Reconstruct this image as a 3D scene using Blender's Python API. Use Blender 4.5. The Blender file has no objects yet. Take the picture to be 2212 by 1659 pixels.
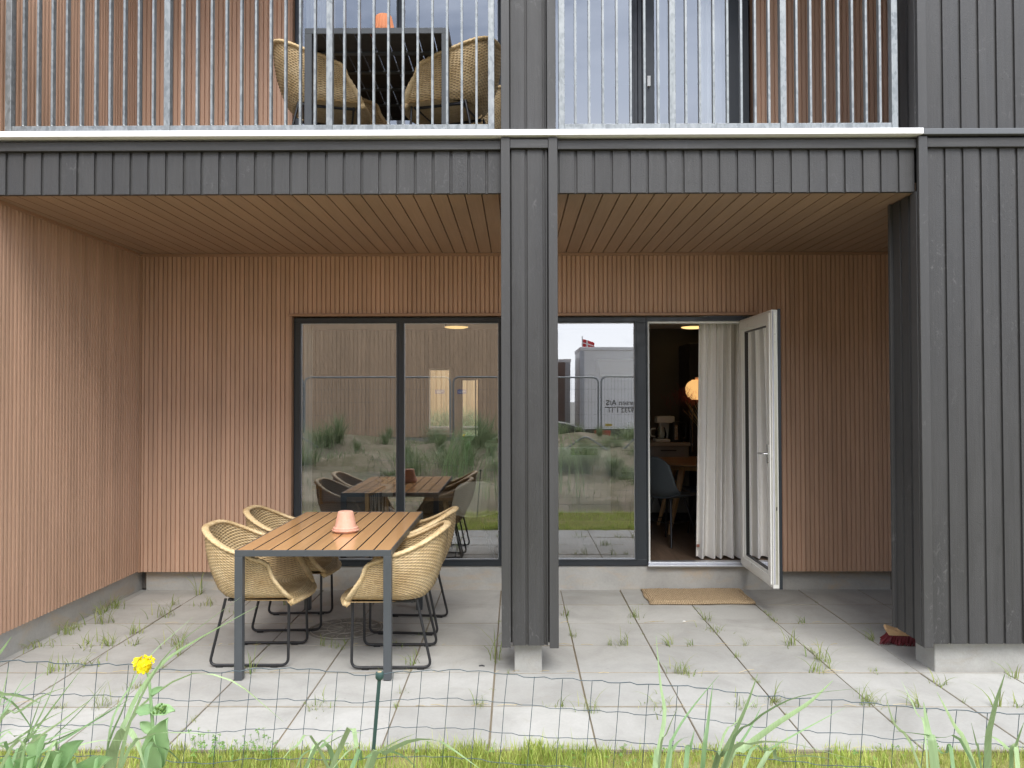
import bpy, bmesh, math, random
from mathutils import Vector, Matrix, Euler
random.seed(7)
R = math.radians
PI = math.pi
scene = bpy.context.scene
col = scene.collection

# ------------------------------------------------------------------ camera
FPX = 1674.0            # focal length in units of a 2212 px wide picture
cam_d = bpy.data.cameras.new('camera')
cam = bpy.data.objects.new('camera', cam_d)
col.objects.link(cam)
cam_d.sensor_width = 36.0
cam_d.lens = 36.0 * FPX / 2212.0
cam_d.clip_start = 0.05
cam_d.clip_end = 2000
CAM = Vector((0, 0, 1.62))
cam.location = CAM
cam.rotation_euler = (R(90 + 1.04), R(0.12), R(0.31))
scene.camera = cam
CM = cam.rotation_euler.to_matrix()


def at(px, py, d):
    """world point at depth y = d that the photograph shows at (px, py)"""
    v = CM @ Vector(((px - 1106) / FPX, (829.5 - py) / FPX, -1))
    return CAM + v * (d / v.y)


def atz(px, py, z=0.0):
    """world point at height z that the photograph shows at (px, py)"""
    v = CM @ Vector(((px - 1106) / FPX, (829.5 - py) / FPX, -1))
    return CAM + v * ((z - CAM.z) / v.z)


# ------------------------------------------------------------------ sky, sun, exposure
SUN_EL, SUN_AZ = 49, 170          # azimuth clockwise from +Y (sun behind and right of the camera)
world = bpy.data.worlds.new("World")
scene.world = world
world.use_nodes = True
wn = world.node_tree
wn.nodes.clear()
_o = wn.nodes.new('ShaderNodeOutputWorld')
_b = wn.nodes.new('ShaderNodeBackground')
_s = wn.nodes.new('ShaderNodeTexSky')
_s.sky_type = 'NISHITA'
_s.sun_disc = False
_s.sun_elevation = R(SUN_EL)
_s.sun_rotation = R(SUN_AZ)
_s.air_density = 1.0
_s.dust_density = 0.0
_tc = wn.nodes.new('ShaderNodeTexCoord')
_mp = wn.nodes.new('ShaderNodeMapping')
_mp.inputs['Scale'].default_value = (1.0, 1.0, 2.4)
_n = wn.nodes.new('ShaderNodeTexNoise')
_n.inputs['Scale'].default_value = 3.2
_n.inputs['Detail'].default_value = 7
_n.inputs['Roughness'].default_value = 0.55
_n.inputs['Distortion'].default_value = 0.4
_cr = wn.nodes.new('ShaderNodeValToRGB')
_cr.color_ramp.elements[0].position = 0.34
_cr.color_ramp.elements[0].color = (4.6, 5.0, 5.8, 1)
_cr.color_ramp.elements[1].position = 0.62
_cr.color_ramp.elements[1].color = (9.4, 9.5, 9.8, 1)
_mx = wn.nodes.new('ShaderNodeMix')
_mx.data_type = 'RGBA'
_mx.inputs[0].default_value = 0.97
wn.links.new(_tc.outputs['Generated'], _mp.inputs['Vector'])
wn.links.new(_mp.outputs['Vector'], _n.inputs['Vector'])
wn.links.new(_n.outputs['Fac'], _cr.inputs['Fac'])
wn.links.new(_s.outputs['Color'], _mx.inputs[6])
_sx = wn.nodes.new('ShaderNodeSeparateXYZ')
wn.links.new(_tc.outputs['Generated'], _sx.inputs[0])
_er = wn.nodes.new('ShaderNodeValToRGB')
for _i, (_p, _c) in enumerate(((0.0, (1.0, 1.0, 1.0)), (.22, (.86, .88, .92)), (.36, (.60, .655, .76)), (.56, (.60, .655, .76)), (.75, (1.15, 1.15, 1.15)))):
    if _i > 1: _er.color_ramp.elements.new(_p)
    _er.color_ramp.elements[_i].position = _p
    _er.color_ramp.elements[_i].color = (*_c, 1)
wn.links.new(_sx.outputs[2], _er.inputs['Fac'])
_ml = wn.nodes.new('ShaderNodeMix')
_ml.data_type = 'RGBA'
_ml.blend_type = 'MULTIPLY'
_ml.inputs[0].default_value = 1.0
wn.links.new(_cr.outputs['Color'], _ml.inputs[6])
wn.links.new(_er.outputs['Color'], _ml.inputs[7])
wn.links.new(_ml.outputs[2], _mx.inputs[7])
wn.links.new(_mx.outputs[2], _b.inputs['Color'])
_b.inputs['Strength'].default_value = 0.15
wn.links.new(_b.outputs['Background'], _o.inputs['Surface'])

sun_d = bpy.data.lights.new('sun', 'SUN')
sun_d.energy = 1.4
sun_d.angle = R(34)
sun_d.color = (1.0, 0.965, 0.91)
sun = bpy.data.objects.new('sun', sun_d)
col.objects.link(sun)
_dir = Vector((math.sin(R(SUN_AZ)) * math.cos(R(SUN_EL)), math.cos(R(SUN_AZ)) * math.cos(R(SUN_EL)), math.sin(R(SUN_EL))))
sun.rotation_euler = _dir.to_track_quat('Z', 'Y').to_euler()

scene.view_settings.view_transform = 'Standard'
scene.view_settings.look = 'None'
scene.view_settings.exposure = 1.14
scene.view_settings.gamma = 1.0
try:
    scene.cycles.max_bounces = 10
    scene.cycles.diffuse_bounces = 5
    scene.cycles.glossy_bounces = 5
    scene.cycles.transparent_max_bounces = 24
    scene.cycles.transmission_bounces = 8
except Exception:
    pass

# ------------------------------------------------------------------ tagging helpers


def tag(o, label=None, cat=None, group=None, kind=None):
    if label: o['label'] = label
    if cat: o['category'] = cat
    if group: o['group'] = group
    if kind: o['kind'] = kind
    return o


def empty(name, loc=(0, 0, 0), rz=0, parent=None):
    o = bpy.data.objects.new(name, None)
    o.empty_display_size = 0.1
    col.objects.link(o)
    o.location = loc
    o.rotation_euler = (0, 0, rz)
    if parent: o.parent = parent
    return o


def kids(o):
    return [c for c in bpy.data.objects if c.parent == o]


def copy_tree(o, parent=None):
    c = o.copy()
    col.objects.link(c)
    c.parent = parent
    for ch in kids(o):
        copy_tree(ch, c)
    return c


# ------------------------------------------------------------------ mesh builder
class MB:
    def __init__(s):
        s.v, s.f, s.uv = [], [], None

    def box(s, x0, x1, y0, y1, z0, z1, M=None):
        b = len(s.v)
        pts = [(x0, y0, z0), (x1, y0, z0), (x1, y1, z0), (x0, y1, z0), (x0, y0, z1), (x1, y0, z1), (x1, y1, z1), (x0, y1, z1)]
        if M: pts = [tuple(M @ Vector(p)) for p in pts]
        s.v += pts
        for f in ((0, 3, 2, 1), (4, 5, 6, 7), (0, 1, 5, 4), (1, 2, 6, 5), (2, 3, 7, 6), (3, 0, 4, 7)):
            s.f.append(tuple(b + i for i in f))
        return s

    def quad(s, a, b, c, d):
        n = len(s.v)
        s.v += [tuple(a), tuple(b), tuple(c), tuple(d)]
        s.f.append((n, n + 1, n + 2, n + 3))
        return s

    def tube(s, pts, r, seg=8, closed=False, caps=True, flat=1.0):
        pts = [Vector(p) for p in pts]
        n = len(pts)
        rs = r if isinstance(r, (list, tuple)) else [r] * n
        base = len(s.v)
        up = None
        for i, p in enumerate(pts):
            if closed:
                t = (pts[(i + 1) % n] - pts[i - 1]).normalized()
            else:
                t = (pts[min(i + 1, n - 1)] - pts[max(i - 1, 0)])
                t = t.normalized() if t.length > 1e-9 else Vector((0, 0, 1))
            if up is None:
                up = Vector((0, 0, 1)) if abs(t.z) < 0.9 else Vector((1, 0, 0))
            a = t.cross(up)
            if a.length < 1e-6: a = t.cross(Vector((0, 1, 0.1)))
            a.normalize()
            b = a.cross(t).normalized()
            up = b
            for k in range(seg):
                th = 2 * PI * k / seg
                s.v.append(tuple(p + a * math.cos(th) * rs[i] + b * math.sin(th) * rs[i] * flat))
        m = n if closed else n - 1
        for i in range(m):
            for k in range(seg):
                i2 = (i + 1) % n
                s.f.append((base + i * seg + k, base + i * seg + (k + 1) % seg, base + i2 * seg + (k + 1) % seg, base + i2 * seg + k))
        if caps and not closed:
            s.f.append(tuple(base + k for k in reversed(range(seg))))
            s.f.append(tuple(base + (n - 1) * seg + k for k in range(seg)))
        return s

    def lathe(s, prof, seg=32, c=(0, 0, 0), ripple=0, nr=0):
        base = len(s.v)
        n = len(prof)
        for (r, z) in prof:
            for k in range(seg):
                th = 2 * PI * k / seg
                rr = r * (1 + (ripple * math.cos(nr * th) if nr else 0))
                s.v.append((c[0] + rr * math.cos(th), c[1] + rr * math.sin(th), c[2] + z))
        for i in range(n - 1):
            for k in range(seg):
                s.f.append((base + i * seg + k, base + i * seg + (k + 1) % seg, base + (i + 1) * seg + (k + 1) % seg, base + (i + 1) * seg + k))
        return s

    def prism(s, poly, y0, y1, M=None):
        """poly in (x,z), extruded along y"""
        b = len(s.v)
        n = len(poly)
        for y in (y0, y1):
            for (x, z) in poly:
                p = (x, y, z)
                s.v.append(tuple(M @ Vector(p)) if M else p)
        s.f.append(tuple(b + i for i in range(n)))
        s.f.append(tuple(b + n + i for i in reversed(range(n))))
        for i in range(n):
            j = (i + 1) % n
            s.f.append((b + j, b + i, b + n + i, b + n + j))
        return s

    def grid(s, fn, nu, nv, closed_u=False):
        b = len(s.v)
        for j in range(nv + 1):
            for i in range(nu + (0 if closed_u else 1)):
                s.v.append(tuple(fn(i / nu, j / nv)))
        w = nu if closed_u else nu + 1
        for j in range(nv):
            for i in range(nu):
                i2 = (i + 1) % w
                s.f.append((b + j * w + i, b + j * w + i2, b + (j + 1) * w + i2, b + (j + 1) * w + i))
        return s

    def build(s, name, mat=None, parent=None, smooth=False, bevel=0, loc=None, fix=True, solid=0):
        me = bpy.data.meshes.new(name)
        me.from_pydata(s.v, [], s.f)
        if fix:
            bm = bmesh.new()
            bm.from_mesh(me)
            bmesh.ops.recalc_face_normals(bm, faces=bm.faces)
            bm.to_mesh(me)
            bm.free()
        me.update()
        if mat: me.materials.append(mat)
        if smooth:
            me.polygons.foreach_set('use_smooth', [True] * len(me.polygons))
            if smooth != 'all':
                try: me.set_sharp_from_angle(angle=R(38))
                except Exception: pass
        o = bpy.data.objects.new(name, me)
        col.objects.link(o)
        if parent: o.parent = parent
        if loc: o.location = loc
        if solid:
            m = o.modifiers.new('solid', 'SOLIDIFY')
            m.thickness = solid
            m.offset = 0
        if bevel:
            m = o.modifiers.new('bevel', 'BEVEL')
            m.width = bevel
            m.segments = 2
            m.limit_method = 'ANGLE'
            m.angle_limit = R(50)
        return o


def fillet(pts, r, n=5, closed=False):
    pts = [Vector(p) for p in pts]
    out = []
    N = len(pts)
    for i in range(N):
        if not closed and i in (0, N - 1):
            out.append(pts[i]); continue
        p, a, b = pts[i], pts[i - 1], pts[(i + 1) % N]
        da, db = (a - p), (b - p)
        rr = min(r, da.length * .49, db.length * .49)
        pa, pb = p + da.normalized() * rr, p + db.normalized() * rr
        for k in range(n + 1):
            t = k / n
            out.append(pa * (1 - t) ** 2 + p * 2 * t * (1 - t) + pb * t * t)
    return out


# ------------------------------------------------------------------ materials
class NT:
    def __init__(s, name):
        s.m = bpy.data.materials.new(name)
        s.m.use_nodes = True
        s.t = s.m.node_tree
        s.p = s.t.nodes['Principled BSDF']
        s.out = s.t.nodes['Material Output']
        s.tc = None

    def n(s, typ, **kw):
        nd = s.t.nodes.new(typ)
        for k, v in kw.items():
            if hasattr(nd, k) and k not in ('Scale',):
                try:
                    setattr(nd, k, v); continue
                except Exception: pass
            nd.inputs[k.replace('_', ' ')].default_value = v
        return nd

    def l(s, a, b): s.t.links.new(a, b)

    def coord(s, scale=(1, 1, 1), which='Object', rot=(0, 0, 0)):
        if s.tc is None: s.tc = s.t.nodes.new('ShaderNodeTexCoord')
        mp = s.t.nodes.new('ShaderNodeMapping')
        mp.inputs['Scale'].default_value = scale
        mp.inputs['Rotation'].default_value = rot
        s.l(s.tc.outputs[which], mp.inputs['Vector'])
        return mp.outputs['Vector']

    def noise(s, scale, detail=4, rough=.5, vec=None, dist=0):
        nd = s.t.nodes.new('ShaderNodeTexNoise')
        nd.inputs['Scale'].default_value = scale
        nd.inputs['Detail'].default_value = detail
        nd.inputs['Roughness'].default_value = rough
        nd.inputs['Distortion'].default_value = dist
        if vec is not None: s.l(vec, nd.inputs['Vector'])
        return nd.outputs['Fac']

    def ramp(s, fac, stops):
        nd = s.t.nodes.new('ShaderNodeValToRGB')
        e = nd.color_ramp.elements
        while len(e) < len(stops): e.new(0.5)
        for i, (p, c) in enumerate(stops):
            e[i].position = p
            if not isinstance(c, (tuple, list)): c = (c, c, c)
            e[i].color = (c[0], c[1], c[2], 1)
        s.l(fac, nd.inputs['Fac'])
        return nd.outputs['Color']

    def mix(s, fac, a, b, mode='MIX'):
        nd = s.t.nodes.new('ShaderNodeMix')
        nd.data_type = 'RGBA'
        nd.blend_type = mode
        for sock, v in ((nd.inputs[0], fac), (nd.inputs[6], a), (nd.inputs[7], b)):
            if isinstance(v, (int, float)): sock.default_value = v if sock == nd.inputs[0] else (v, v, v, 1)
            elif isinstance(v, (tuple, list)): sock.default_value = (v[0], v[1], v[2], 1)
            else: s.l(v, sock)
        return nd.outputs[2]

    def math(s, op, a, b=0.0, c=None):
        nd = s.t.nodes.new('ShaderNodeMath')
        nd.operation = op
        for i, v in enumerate((a, b, c)):
            if v is None: continue
            if isinstance(v, (int, float)): nd.inputs[i].default_value = v
            else: s.l(v, nd.inputs[i])
        return nd.outputs[0]

    def cell(s, axis, period, off=0.0):
        """white noise per board along an axis of the object's own space"""
        if s.tc is None: s.tc = s.t.nodes.new('ShaderNodeTexCoord')
        sp = s.t.nodes.new('ShaderNodeSeparateXYZ')
        s.l(s.tc.outputs['Object'], sp.inputs[0])
        f = s.math('FLOOR', s.math('DIVIDE', s.math('ADD', sp.outputs[axis], off), period))
        w = s.t.nodes.new('ShaderNodeTexWhiteNoise')
        w.noise_dimensions = '1D'
        s.l(f, w.inputs['W'])
        return w.outputs['Value']

    def bump(s, h, strength=.3, dist=.01, prev=None):
        nd = s.t.nodes.new('ShaderNodeBump')
        nd.inputs['Strength'].default_value = strength
        nd.inputs['Distance'].default_value = dist
        s.l(h, nd.inputs['Height'])
        if prev is not None: s.l(prev, nd.inputs['Normal'])
        return nd.outputs['Normal']

    def done(s, color=None, rough=None, metal=None, normal=None, spec=None, sub=None):
        for key, v in (('Base Color', color), ('Roughness', rough), ('Metallic', metal), ('Normal', normal), ('Specular IOR Level', spec)):
            if v is None: continue
            if isinstance(v, (int, float)): s.p.inputs[key].default_value = v
            elif isinstance(v, (tuple, list)): s.p.inputs[key].default_value = (v[0], v[1], v[2], 1)
            else: s.l(v, s.p.inputs[key])
        return s.m


def simple(name, color, rough=.5, metal=0, var=.12, scale=12, bump=0, bscale=80, spec=.5):
    m = NT(name)
    v = m.coord()
    c = m.mix(m.noise(scale, 5, .6, v), tuple(x * (1 - var) for x in color), tuple(min(1, x * (1 + var)) for x in color))
    nr = m.bump(m.noise(bscale, 3, .6, v), bump, .004) if bump else None
    rr = m.ramp(m.noise(scale * 1.7, 4, .6, v), [(0.3, max(0, rough - .08)), (.7, min(1, rough + .08))])
    return m.done(c, rr, metal, nr, spec)


def board_mat(name, base, axis, period, grain_axis, rough=.65, tone=.16, streak=.25, bumpS=.35, knots=True, marks=0.0, off=0.0, spec=.3):
    m = NT(name)
    sc = [55, 55, 55]
    sc[grain_axis] = 2.2
    v = m.coord(tuple(sc))
    g = m.noise(1.0, 6, .62, v, .6)
    sc2 = [5, 5, 5]
    sc2[grain_axis] = .9
    v2 = m.coord(tuple(sc2))
    big = m.noise(1.0, 4, .6, v2, .4)
    cell = m.cell(axis, period, off)
    lo = tuple(x * (1 - streak) for x in base)
    hi = tuple(min(1, x * (1 + streak)) for x in base)
    c = m.mix(m.ramp(g, [(.3, 0.0), (.7, 1.0)]), lo, hi)
    c = m.mix(1.0, c, m.ramp(cell, [(0, 1 - tone), (1, 1 + tone)]), 'MULTIPLY')
    c = m.mix(1.0, c, m.ramp(big, [(.3, 1 - tone * 1.2), (.7, 1 + tone)]), 'MULTIPLY')
    fine = m.noise(160, 4, .7, m.coord())
    h = m.mix(.5, g, fine)
    nr = m.bump(h, bumpS, .004)
    if knots:
        sk = [7.5, 7.5, 7.5]
        sk[grain_axis] = 3.2
        vor = m.t.nodes.new('ShaderNodeTexVoronoi')
        vor.inputs['Scale'].default_value = 1.0
        m.l(m.coord(tuple(sk)), vor.inputs['Vector'])
        k = m.ramp(vor.outputs['Distance'], [(.04, 1.0), (.16, 0.0)])
        c = m.mix(m.math('MULTIPLY', k, .35), c, tuple(x * .55 for x in base))
        nr = m.bump(vor.outputs['Distance'], .25, .01, nr)
    if marks:
        mk = m.noise(26, 7, .75, m.coord((1, 1, .55)), 1.4)
        mk = m.ramp(mk, [(.56, 0.0), (.66, 1.0)])
        area = m.ramp(m.noise(2.6, 3, .5, m.coord()), [(.50, 0.0), (.70, .8)])
        c = m.mix(m.math('MULTIPLY', m.math('MULTIPLY', mk, area), marks), c, tuple(min(1, x * 2.6 + .03) for x in base))
    rr = m.ramp(big, [(.3, rough - .1), (.7, rough + .1)])
    return m.done(c, rr, 0, nr, spec)


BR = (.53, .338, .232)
M = {}
BP = 0.0382      # slat period of the brown cladding
GP = 0.1055      # board period of the grey cladding
M['brown_x'] = board_mat('brown_cladding_x', BR, 0, BP, 2, .6, .07, .06, .15, False)
M['brown_y'] = board_mat('brown_cladding_y', BR, 1, BP, 2, .6, .07, .06, .15, False)
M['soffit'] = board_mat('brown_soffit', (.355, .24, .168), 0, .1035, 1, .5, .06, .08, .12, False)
M['brown_plain'] = simple('brown_trim', (.37, .22, .14), .55, 0, .08, 20)
GR = (.046, .0445, .0435)
M['grey_x'] = board_mat('dark_grey_boards_x', GR, 0, GP, 2, .5, .09, .10, .8, True, .8, off=-.03, spec=.45)
M['grey_y'] = board_mat('dark_grey_boards_y', GR, 1, GP, 2, .5, .09, .10, .6, True, .5, spec=.4)
M['grey_h'] = board_mat('dark_grey_trim_h', GR, 0, 2.3, 0, .5, .06, .20, .6, True, .3, spec=.45)
M['grey_v'] = board_mat('dark_grey_corner', (.052, .0505, .0495), 0, 9, 2, .5, .04, .06, .4, False, .7, spec=.45)


def concrete(name, base, stain=(.45, .36, .24), amt=.35, sc=1.0, crack=True):
    m = NT(name)
    v = m.coord()
    a = m.noise(3.2 * sc, 7, .65, v, .5)
    b = m.noise(38 * sc, 5, .7, v)
    c = m.mix(a, tuple(x * .72 for x in base), tuple(min(1, x * 1.18) for x in base))
    c = m.mix(.35, c, m.mix(b, .35, .95), 'MULTIPLY')
    st = m.ramp(m.noise(1.6 * sc, 5, .7, m.coord((1, 1, 2.5)), .8), [(.5, 0.0), (.66, 1.0)])
    c = m.mix(m.math('MULTIPLY', st, amt), c, stain)
    sp = m.ramp(m.noise(90 * sc, 2, .5, v), [(.28, 1.0), (.34, 0.0)])
    c = m.mix(m.math('MULTIPLY', sp, .3), c, tuple(x * .4 for x in base))
    nr = m.bump(m.mix(.5, a, b), .35, .01)
    return m.done(c, .85, 0, nr, .25)


M['plinth'] = concrete('concrete_plinth', (.47, .455, .42), (.50, .36, .21), .45, 1.3)
M['plinth_light'] = concrete('concrete_plinth_light', (.43, .42, .39), (.30, .27, .22), .4, 2.2)


def paver():
    m = NT('paving_slabs')
    g = m.t.nodes.new('ShaderNodeNewGeometry')
    v = m.coord()
    a = m.noise(2.1, 7, .65, v, .7)
    b = m.noise(60, 6, .7, v)
    base = m.ramp(a, [(.3, (.34, .33, .305)), (.5, (.415, .405, .375)), (.72, (.475, .465, .435))])
    base = m.mix(1.0, base, m.ramp(g.outputs['Random Per Island'], [(0, .88), (1, 1.07)]), 'MULTIPLY')
    base = m.mix(.4, base, m.mix(b, .55, 1.15), 'MULTIPLY')
    st = m.ramp(m.noise(4.3, 6, .75, v, 1.2), [(.56, 0.0), (.74, 1.0)])
    base = m.mix(m.math('MULTIPLY', st, .3), base, (.30, .26, .19))
    sp = m.ramp(m.noise(34, 3, .6, v), [(.24, 1.0), (.29, 0.0)])
    base = m.mix(m.math('MULTIPLY', sp, .55), base, (.14, .13, .11))
    dirt = m.ramp(m.noise(.9, 5, .7, v), [(.45, 0.0), (.8, 1.0)])
    base = m.mix(m.math('MULTIPLY', dirt, .25), base, (.28, .26, .22))
    nr = m.bump(m.mix(.6, a, b), .25, .006)
    return m.done(base, .8, 0, nr, .3)


M['paver'] = paver()
M['joint'] = simple('joint_sand', (.27, .215, .14), .95, 0, .35, 30, .6, 120)


def galv(name, base, rough=.42):
    m = NT(name)
    vor = m.t.nodes.new('ShaderNodeTexVoronoi')
    vor.inputs['Scale'].default_value = 70
    m.l(m.coord((1, 1, .6)), vor.inputs['Vector'])
    sp = m.t.nodes.new('ShaderNodeSeparateColor')
    m.l(vor.outputs['Color'], sp.inputs[0])
    k = sp.outputs[0]
    c = m.mix(k, tuple(x * .78 for x in base), tuple(min(1, x * 1.2) for x in base))
    st = m.noise(9, 5, .7, m.coord((1, 1, .4)))
    c = m.mix(m.ramp(st, [(.5, 0.0), (.7, .45)]), c, (.38, .39, .39))
    return m.done(c, m.ramp(k, [(0, rough - .1), (1, rough + .14)]), .45, m.bump(st, .15, .003), .5)


M['galv'] = galv('galvanised_steel', (.22, .235, .24))
M['cap'] = simple('pale_metal_edge', (.86, .85, .84), .5, 0, .07, 14, .1)
M['frame_dark'] = simple('dark_window_frame', (.022, .027, .033), .38, 0, .1, 10)
M['frame_white'] = simple('white_door_paint', (.78, .77, .72), .35, 0, .03, 6)
M['alu'] = simple('aluminium', (.56, .57, .60), .35, .8, .06, 20)
M['lock'] = simple('lock_strip_steel', (.62, .60, .50), .35, .7, .12, 30)
M['steel'] = simple('brushed_steel', (.66, .66, .66), .22, 1.0, .05, 30)
M['table_metal'] = simple('table_frame_anthracite', (.062, .068, .074), .42, 0, .07, 15, .08, 400)
M['chair_metal'] = simple('black_tube', (.016, .016, .018), .38, 0, .1, 15)
M['black'] = simple('black_plastic', (.012, .012, .013), .4, 0, .1, 15)
M['wire'] = simple('green_coated_wire', (.025, .055, .07), .45, 0, .2, 5)
M['gpost'] = simple('green_post', (.03, .07, .062), .5, 0, .25, 40)
M['white_plastic'] = simple('white_plastic', (.72, .72, .70), .35, 0, .04, 8)
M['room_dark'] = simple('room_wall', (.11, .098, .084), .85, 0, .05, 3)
M['kitchen'] = simple('kitchen_front', (.22, .215, .20), .45, 0, .03, 4)
M['counter'] = simple('countertop', (.33, .29, .25), .4, 0, .1, 8)
M['white_wall'] = simple('white_wall', (.7, .69, .66), .8, 0, .03, 3)
M['dark_panel'] = simple('dark_glass_panel', (.01, .01, .012), .08, 0, .05, 3)
M['red_bristle'] = simple('red_bristles', (.16, .012, .018), .6, 0, .4, 90)
M['pale_wood'] = board_mat('pale_wood', (.56, .36, .19), 1, .2, 0, .5, .06, .15, .15, False)
M['oak'] = board_mat('oak', (.36, .215, .11), 1, .12, 0, .42, .10, .22, .12, False)
M['oak_leg'] = board_mat('oak_leg', (.58, .37, .19), 1, .3, 2, .45, .05, .2, .1, False)
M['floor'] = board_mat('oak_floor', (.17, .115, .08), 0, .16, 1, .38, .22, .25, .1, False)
M['sofa'] = simple('grey_fabric', (.24, .27, .29), .95, 0, .1, 60, .3, 300)
M['cream'] = simple('cream_fabric', (.78, .72, .60), .9, 0, .08, 50, .3, 300)
M['shell'] = simple('blue_grey_shell', (.085, .10, .108), .5, 0, .04, 5)
M['shell2'] = simple('dark_blue_shell', (.035, .045, .07), .5, 0, .04, 5)
M['leaf_plant'] = simple('houseplant_leaf', (.10, .16, .10), .5, 0, .25, 25)
M['flower_dry'] = simple('dried_red_plume', (.23, .05, .045), .9, 0, .3, 30)
M['vase'] = simple('dark_vase', (.02, .025, .03), .15, 0, .1, 10)


def curtain_mat():
    m = NT('linen_curtain')
    v = m.coord((260, 260, 22))
    a = m.noise(1, 4, .6, v)
    b = m.noise(1, 3, .5, m.coord((40, 40, 340)))
    c = m.mix(a, (.74, .71, .66), (.89, .86, .81))
    c = m.mix(.3, c, m.mix(b, .6, 1.1), 'MULTIPLY')
    return m.done(c, .95, 0, m.bump(a, .12, .002), .1)


M['curtain'] = curtain_mat()


def rattan():
    m = NT('woven_rattan')
    v = m.coord((1, 1, 1))
    a = m.noise(9, 5, .65, v)
    b = m.noise(130, 4, .7, v)
    c = m.ramp(a, [(.3, (.44, .30, .14)), (.5, (.56, .41, .22)), (.72, (.67, .52, .31))])
    c = m.mix(.75, c, m.ramp(b, [(.28, .5), (.5, .95), (.72, 1.2)]), 'MULTIPLY')
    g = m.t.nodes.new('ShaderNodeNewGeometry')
    c = m.mix(1.0, c, m.ramp(g.outputs['Pointiness'], [(.44, .38), (.50, .95), (.56, 1.2)]), 'MULTIPLY')  # shading painted into the colour: weave gaps darkened, raised strands lightened
    return m.done(c, .55, 0, None, .35)


M['rattan'] = rattan()


def wpc():
    m = NT('table_slat_wood')
    v = m.coord((90, 3.0, 90))
    g = m.noise(1, 6, .6, v, .4)
    a = m.noise(3, 3, .5, m.coord())
    cell = m.cell(0, .0895, .45)
    c = m.mix(g, (.52, .28, .112), (.61, .355, .158))
    c = m.mix(1.0, c, m.ramp(cell, [(0, .92), (1, 1.06)]), 'MULTIPLY')
    return m.done(c, m.ramp(a, [(.3, .10), (.7, .18)]), 0, m.bump(g, .05, .001), .6)


M['wpc'] = wpc()
M['slat_shade'] = simple('slat_painted_shade', (.035, .028, .024), .8, 0, .2, 10)  # shade under and between the table slats, painted as a near-black colour


def terra(name, a, b, dust=.5):
    m = NT(name)
    v = m.coord()
    n = m.noise(14, 6, .7, v)
    c = m.mix(n, a, b)
    d = m.ramp(m.noise(7, 5, .75, m.coord((1, 1, .5))), [(.45, 0.0), (.75, 1.0)])
    c = m.mix(m.math('MULTIPLY', d, dust), c, (.78, .60, .50))
    return m.done(c, .85, 0, m.bump(n, .1, .003), .25)


M['terra'] = terra('pale_terracotta', (.60, .30, .20), (.74, .42, .31), .45)
M['terra2'] = terra('orange_terracotta', (.52, .18, .08), (.64, .26, .13), .1)


def coir():
    m = NT('coir_mat')
    w = m.t.nodes.new('ShaderNodeTexWave')
    w.wave_type = 'BANDS'
    w.bands_direction = 'X'
    w.inputs['Scale'].default_value = 22
    w.inputs['Distortion'].default_value = 2.2
    w.inputs['Detail'].default_value = 3
    w.inputs['Detail Scale'].default_value = 6
    m.l(m.coord((1, .6, 1)), w.inputs['Vector'])
    b = m.noise(150, 5, .7, m.coord((1, .35, 1)))
    c = m.mix(b, (.33, .23, .13), (.66, .50, .32))
    c = m.mix(.55, c, m.ramp(w.outputs['Fac'], [(0, .45), (1, 1.15)]), 'MULTIPLY')
    return m.done(c, .95, 0, m.bump(m.mix(.5, w.outputs['Fac'], b), .9, .012), .1)


M['coir'] = coir()


def plant_mat(name, lo, hi, trans=.3, rough=.5, scale=1.5):
    m = NT(name)
    g = m.t.nodes.new('ShaderNodeNewGeometry')
    n = m.noise(scale, 4, .6, m.coord())
    c = m.mix(g.outputs['Random Per Island'], lo, hi)
    c = m.mix(1.0, c, m.ramp(n, [(.3, .75), (.7, 1.25)]), 'MULTIPLY')
    m.done(c, rough, 0, None, .35)
    tr = m.t.nodes.new('ShaderNodeBsdfTranslucent')
    m.l(c, tr.inputs['Color'])
    mx = m.t.nodes.new('ShaderNodeMixShader')
    mx.inputs[0].default_value = trans
    m.l(m.p.outputs[0], mx.inputs[1])
    m.l(tr.outputs[0], mx.inputs[2])
    m.l(mx.outputs[0], m.out.inputs['Surface'])
    return m.m


M['lawn'] = plant_mat('lawn_blades', (.24, .36, .05), (.56, .59, .17), .38)
M['weed'] = plant_mat('weed_blades', (.17, .26, .05), (.46, .46, .18), .35, .5, 3)
M['marram'] = plant_mat('marram_blades', (.18, .31, .14), (.40, .52, .28), .35, .38, 2)
M['marram_far'] = plant_mat('marram_far_blades', (.13, .20, .09), (.36, .42, .22), .3, .5, 1)
M['rape_leaf'] = plant_mat('rape_leaves', (.30, .48, .22), (.42, .60, .30), .3, .5, 6)
M['petal'] = plant_mat('yellow_petals', (.85, .68, .01), (.95, .84, .02), .25, .6, 20)
M['clover'] = plant_mat('clover_leaves', (.09, .20, .04), (.2, .32, .08), .25, .5, 6)
M['straw'] = plant_mat('dry_straw', (.42, .32, .15), (.62, .50, .28), .1, .7, 6)


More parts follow.
